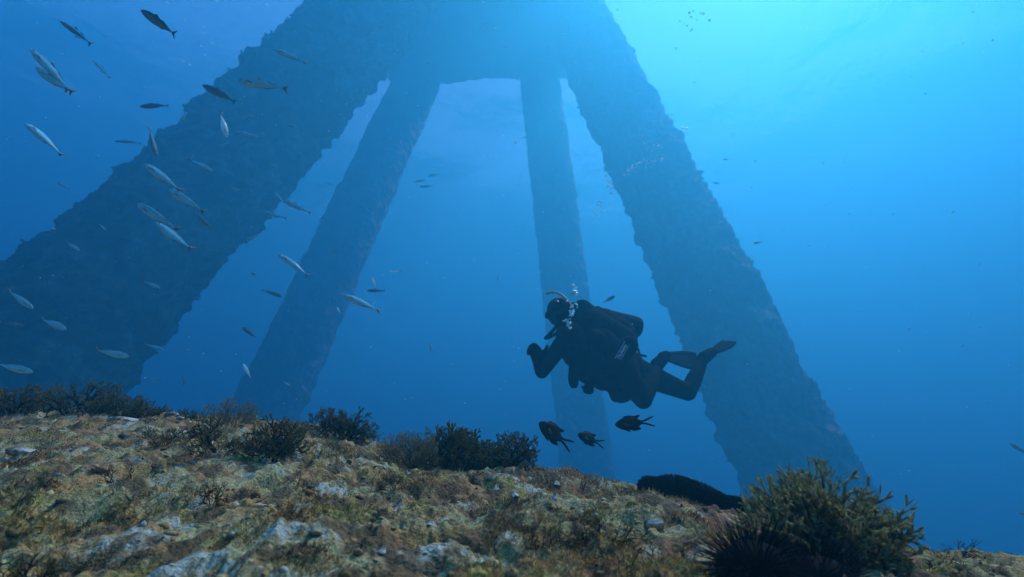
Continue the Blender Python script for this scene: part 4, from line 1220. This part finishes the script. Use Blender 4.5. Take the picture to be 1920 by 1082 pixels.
        ring = [i * ny for i in range(nx)] + [(nx - 1) * ny + j for j in range(1, ny)] + [i * ny + ny - 1 for i in range(nx - 2, -1, -1)] + [j for j in range(ny - 2, 0, -1)]
        for q in range(len(ring)):
            a, b_ = ring[q], ring[(q + 1) % len(ring)]; Fc.append((a, b_, b_ + N, a + N))
        link('blade', mesh('blade', V, Fc), mat, pk_)
    fin(W(1232, 684, 0.08), W(1248, 668, 0.18), W(1302, 682, 0.50), 0.08, Vector((0.3, 0.5, 0.9)), greyf, 'fin of the nearer foot, seen edge on')
    fin(W(1320, 671, 0.34), W(1335, 661, 0.42), W(1368, 650, 0.95), 0.07, Vector((0.1, 1, 0.55)), rubber, 'fin of the farther foot fading into the haze')


# ------------------------------------------------------------------ bubbles and specks
def ball_cloud(name, pts, rads, mat, sub=1):
    bm = bmesh.new(); bmesh.ops.create_icosphere(bm, subdivisions=sub, radius=1)
    V0 = np.array([list(v.co) for v in bm.verts]); F0 = np.array([[v.index for v in f.verts] for f in bm.faces]); bm.free()
    pts = np.asarray(pts); rads = np.asarray(rads)
    if rads.ndim == 1: rads = rads[:, None].repeat(3, 1)
    V = (pts[:, None, :] + V0[None] * rads[:, None, :]).reshape(-1, 3)
    Fc = (np.arange(len(pts))[:, None, None] * len(V0) + F0[None]).reshape(-1, 3)
    return link(name, np_mesh(name, V, Fc), mat)


def build_bubbles():
    m = bpy.data.materials.new('air_bubble'); m.use_nodes = True
    nt, lk = m.node_tree.nodes, m.node_tree.links
    nt.remove(nt['Principled BSDF'])
    tr = nt.new('ShaderNodeBsdfTransparent')
    df = nt.new('ShaderNodeBsdfTranslucent'); df.inputs['Color'].default_value = (0.40, 0.90, 1.0, 1)
    gl = nt.new('ShaderNodeBsdfGlossy'); gl.inputs['Roughness'].default_value = 0.25
    m1 = nt.new('ShaderNodeMixShader'); m1.inputs['Fac'].default_value = 0.45
    lk.new(df.outputs['BSDF'], m1.inputs[1]); lk.new(gl.outputs['BSDF'], m1.inputs[2])
    mx = nt.new('ShaderNodeMixShader'); mx.inputs['Fac'].default_value = 0.72
    lk.new(tr.outputs['BSDF'], mx.inputs[1]); lk.new(m1.outputs['Shader'], mx.inputs[2])
    lk.new(mx.outputs['Shader'], nt['Material Output'].inputs['Surface'])
    rng = np.random.default_rng(21)

    def cluster(path, n, rlo, rhi, spread, label):
        P, R = [], []
        for i in range(n):
            q = path[rng.integers(0, len(path))]
            P.append(list(at(q[0] + rng.normal(0, spread), q[1] + rng.normal(0, spread), q[2] + rng.normal(0, 0.05))))
            r = rng.uniform(rlo, rhi) * (1 if rng.random() < 0.8 else 1.6); R.append((r * 1.2, r * 1.2, r * 0.75))
        tag(ball_cloud('air_bubbles', P, np.array(R), m, 2), label, 'bubbles', 'exhaled air bubbles', 'stuff')

    cluster([(1066, 613, 3.75), (1068, 600, 3.75), (1070, 590, 3.75), (1071, 582, 3.75), (1076, 572, 3.75), (1066, 606, 3.75), (1078, 578, 3.74)], 40, 0.003, 0.009, 3.2, 'bubbles streaming from the diver\'s mouth beside the hood')
    cluster([(1076, 541, 3.8), (1077, 548, 3.8), (1072, 549, 3.8), (1075, 538, 3.8)], 14, 0.006, 0.016, 2.8, 'two round puffs of bubbles just above the diver\'s head')
    cluster([(1204, 254, 4.6), (1208, 266, 4.6), (1211, 275, 4.6), (1219, 283, 4.6), (1235, 278, 4.6), (1212, 300, 4.6), (1222, 299, 4.6), (1239, 299, 4.6), (1207, 316, 4.6), (1196, 305, 4.6)], 44, 0.004, 0.008, 4.5, 'spray of rising bubbles before the upper leg on the right')
    cluster([(1185, 315, 4.6), (1180, 322, 4.6), (1174, 329, 4.6), (1183, 318, 4.6)], 12, 0.005, 0.009, 2.5, 'short slanting string of bubbles before the leg on the right')
    cluster([(1142, 336, 4.5), (1144, 345, 4.5), (1147, 352, 4.5), (1148, 365, 4.5)], 24, 0.003, 0.007, 4, 'bubbles along the left outline of the leg on the right')
    cluster([(1124, 385, 4.4), (1117, 400, 4.4), (1134, 394, 4.4), (1136, 388, 4.4)], 12, 0.004, 0.008, 4, 'lowest free bubbles left of the leg behind the diver')
    cluster([(1259, 250, 4.8), (1260, 262, 4.8), (1282, 240, 4.8)], 10, 0.004, 0.007, 3, 'few bubbles at the right outline of the leg')
    cluster([(1295, 30, 6.0), (1305, 40, 6.0), (1290, 45, 6), (1318, 28, 6)], 12, 0.006, 0.010, 9, 'faint bubbles near the top of the photo right of the leg')


def build_specks():
    """drifting particles in the water"""
    rng = np.random.default_rng(5)
    n = 330
    x = rng.uniform(-20, 1940, n); y = rng.uniform(-20, 900, n); d = rng.uniform(1.4, 7.5, n) ** 1.0
    P = np.array([list(at(a, b, c)) for a, b, c in zip(x, y, d)])
    ok = reef_z(P[:, 0], P[:, 1]) < P[:, 2] - 0.05
    P, d = P[ok], d[ok]
    R = rng.uniform(0.0004, 0.0012, (len(P), 1)) * d[:, None] * rng.uniform(0.6, 1.5, (len(P), 3))
    m, _, _, _ = new_mat('drifting_speck', (0.7, 0.76, 0.74), 0.8)
    tag(ball_cloud('drifting_particles', P, R, m, 1), 'pale specks drifting in the water', 'particles', kind='stuff')


build_diver(); build_bubbles(); build_specks()
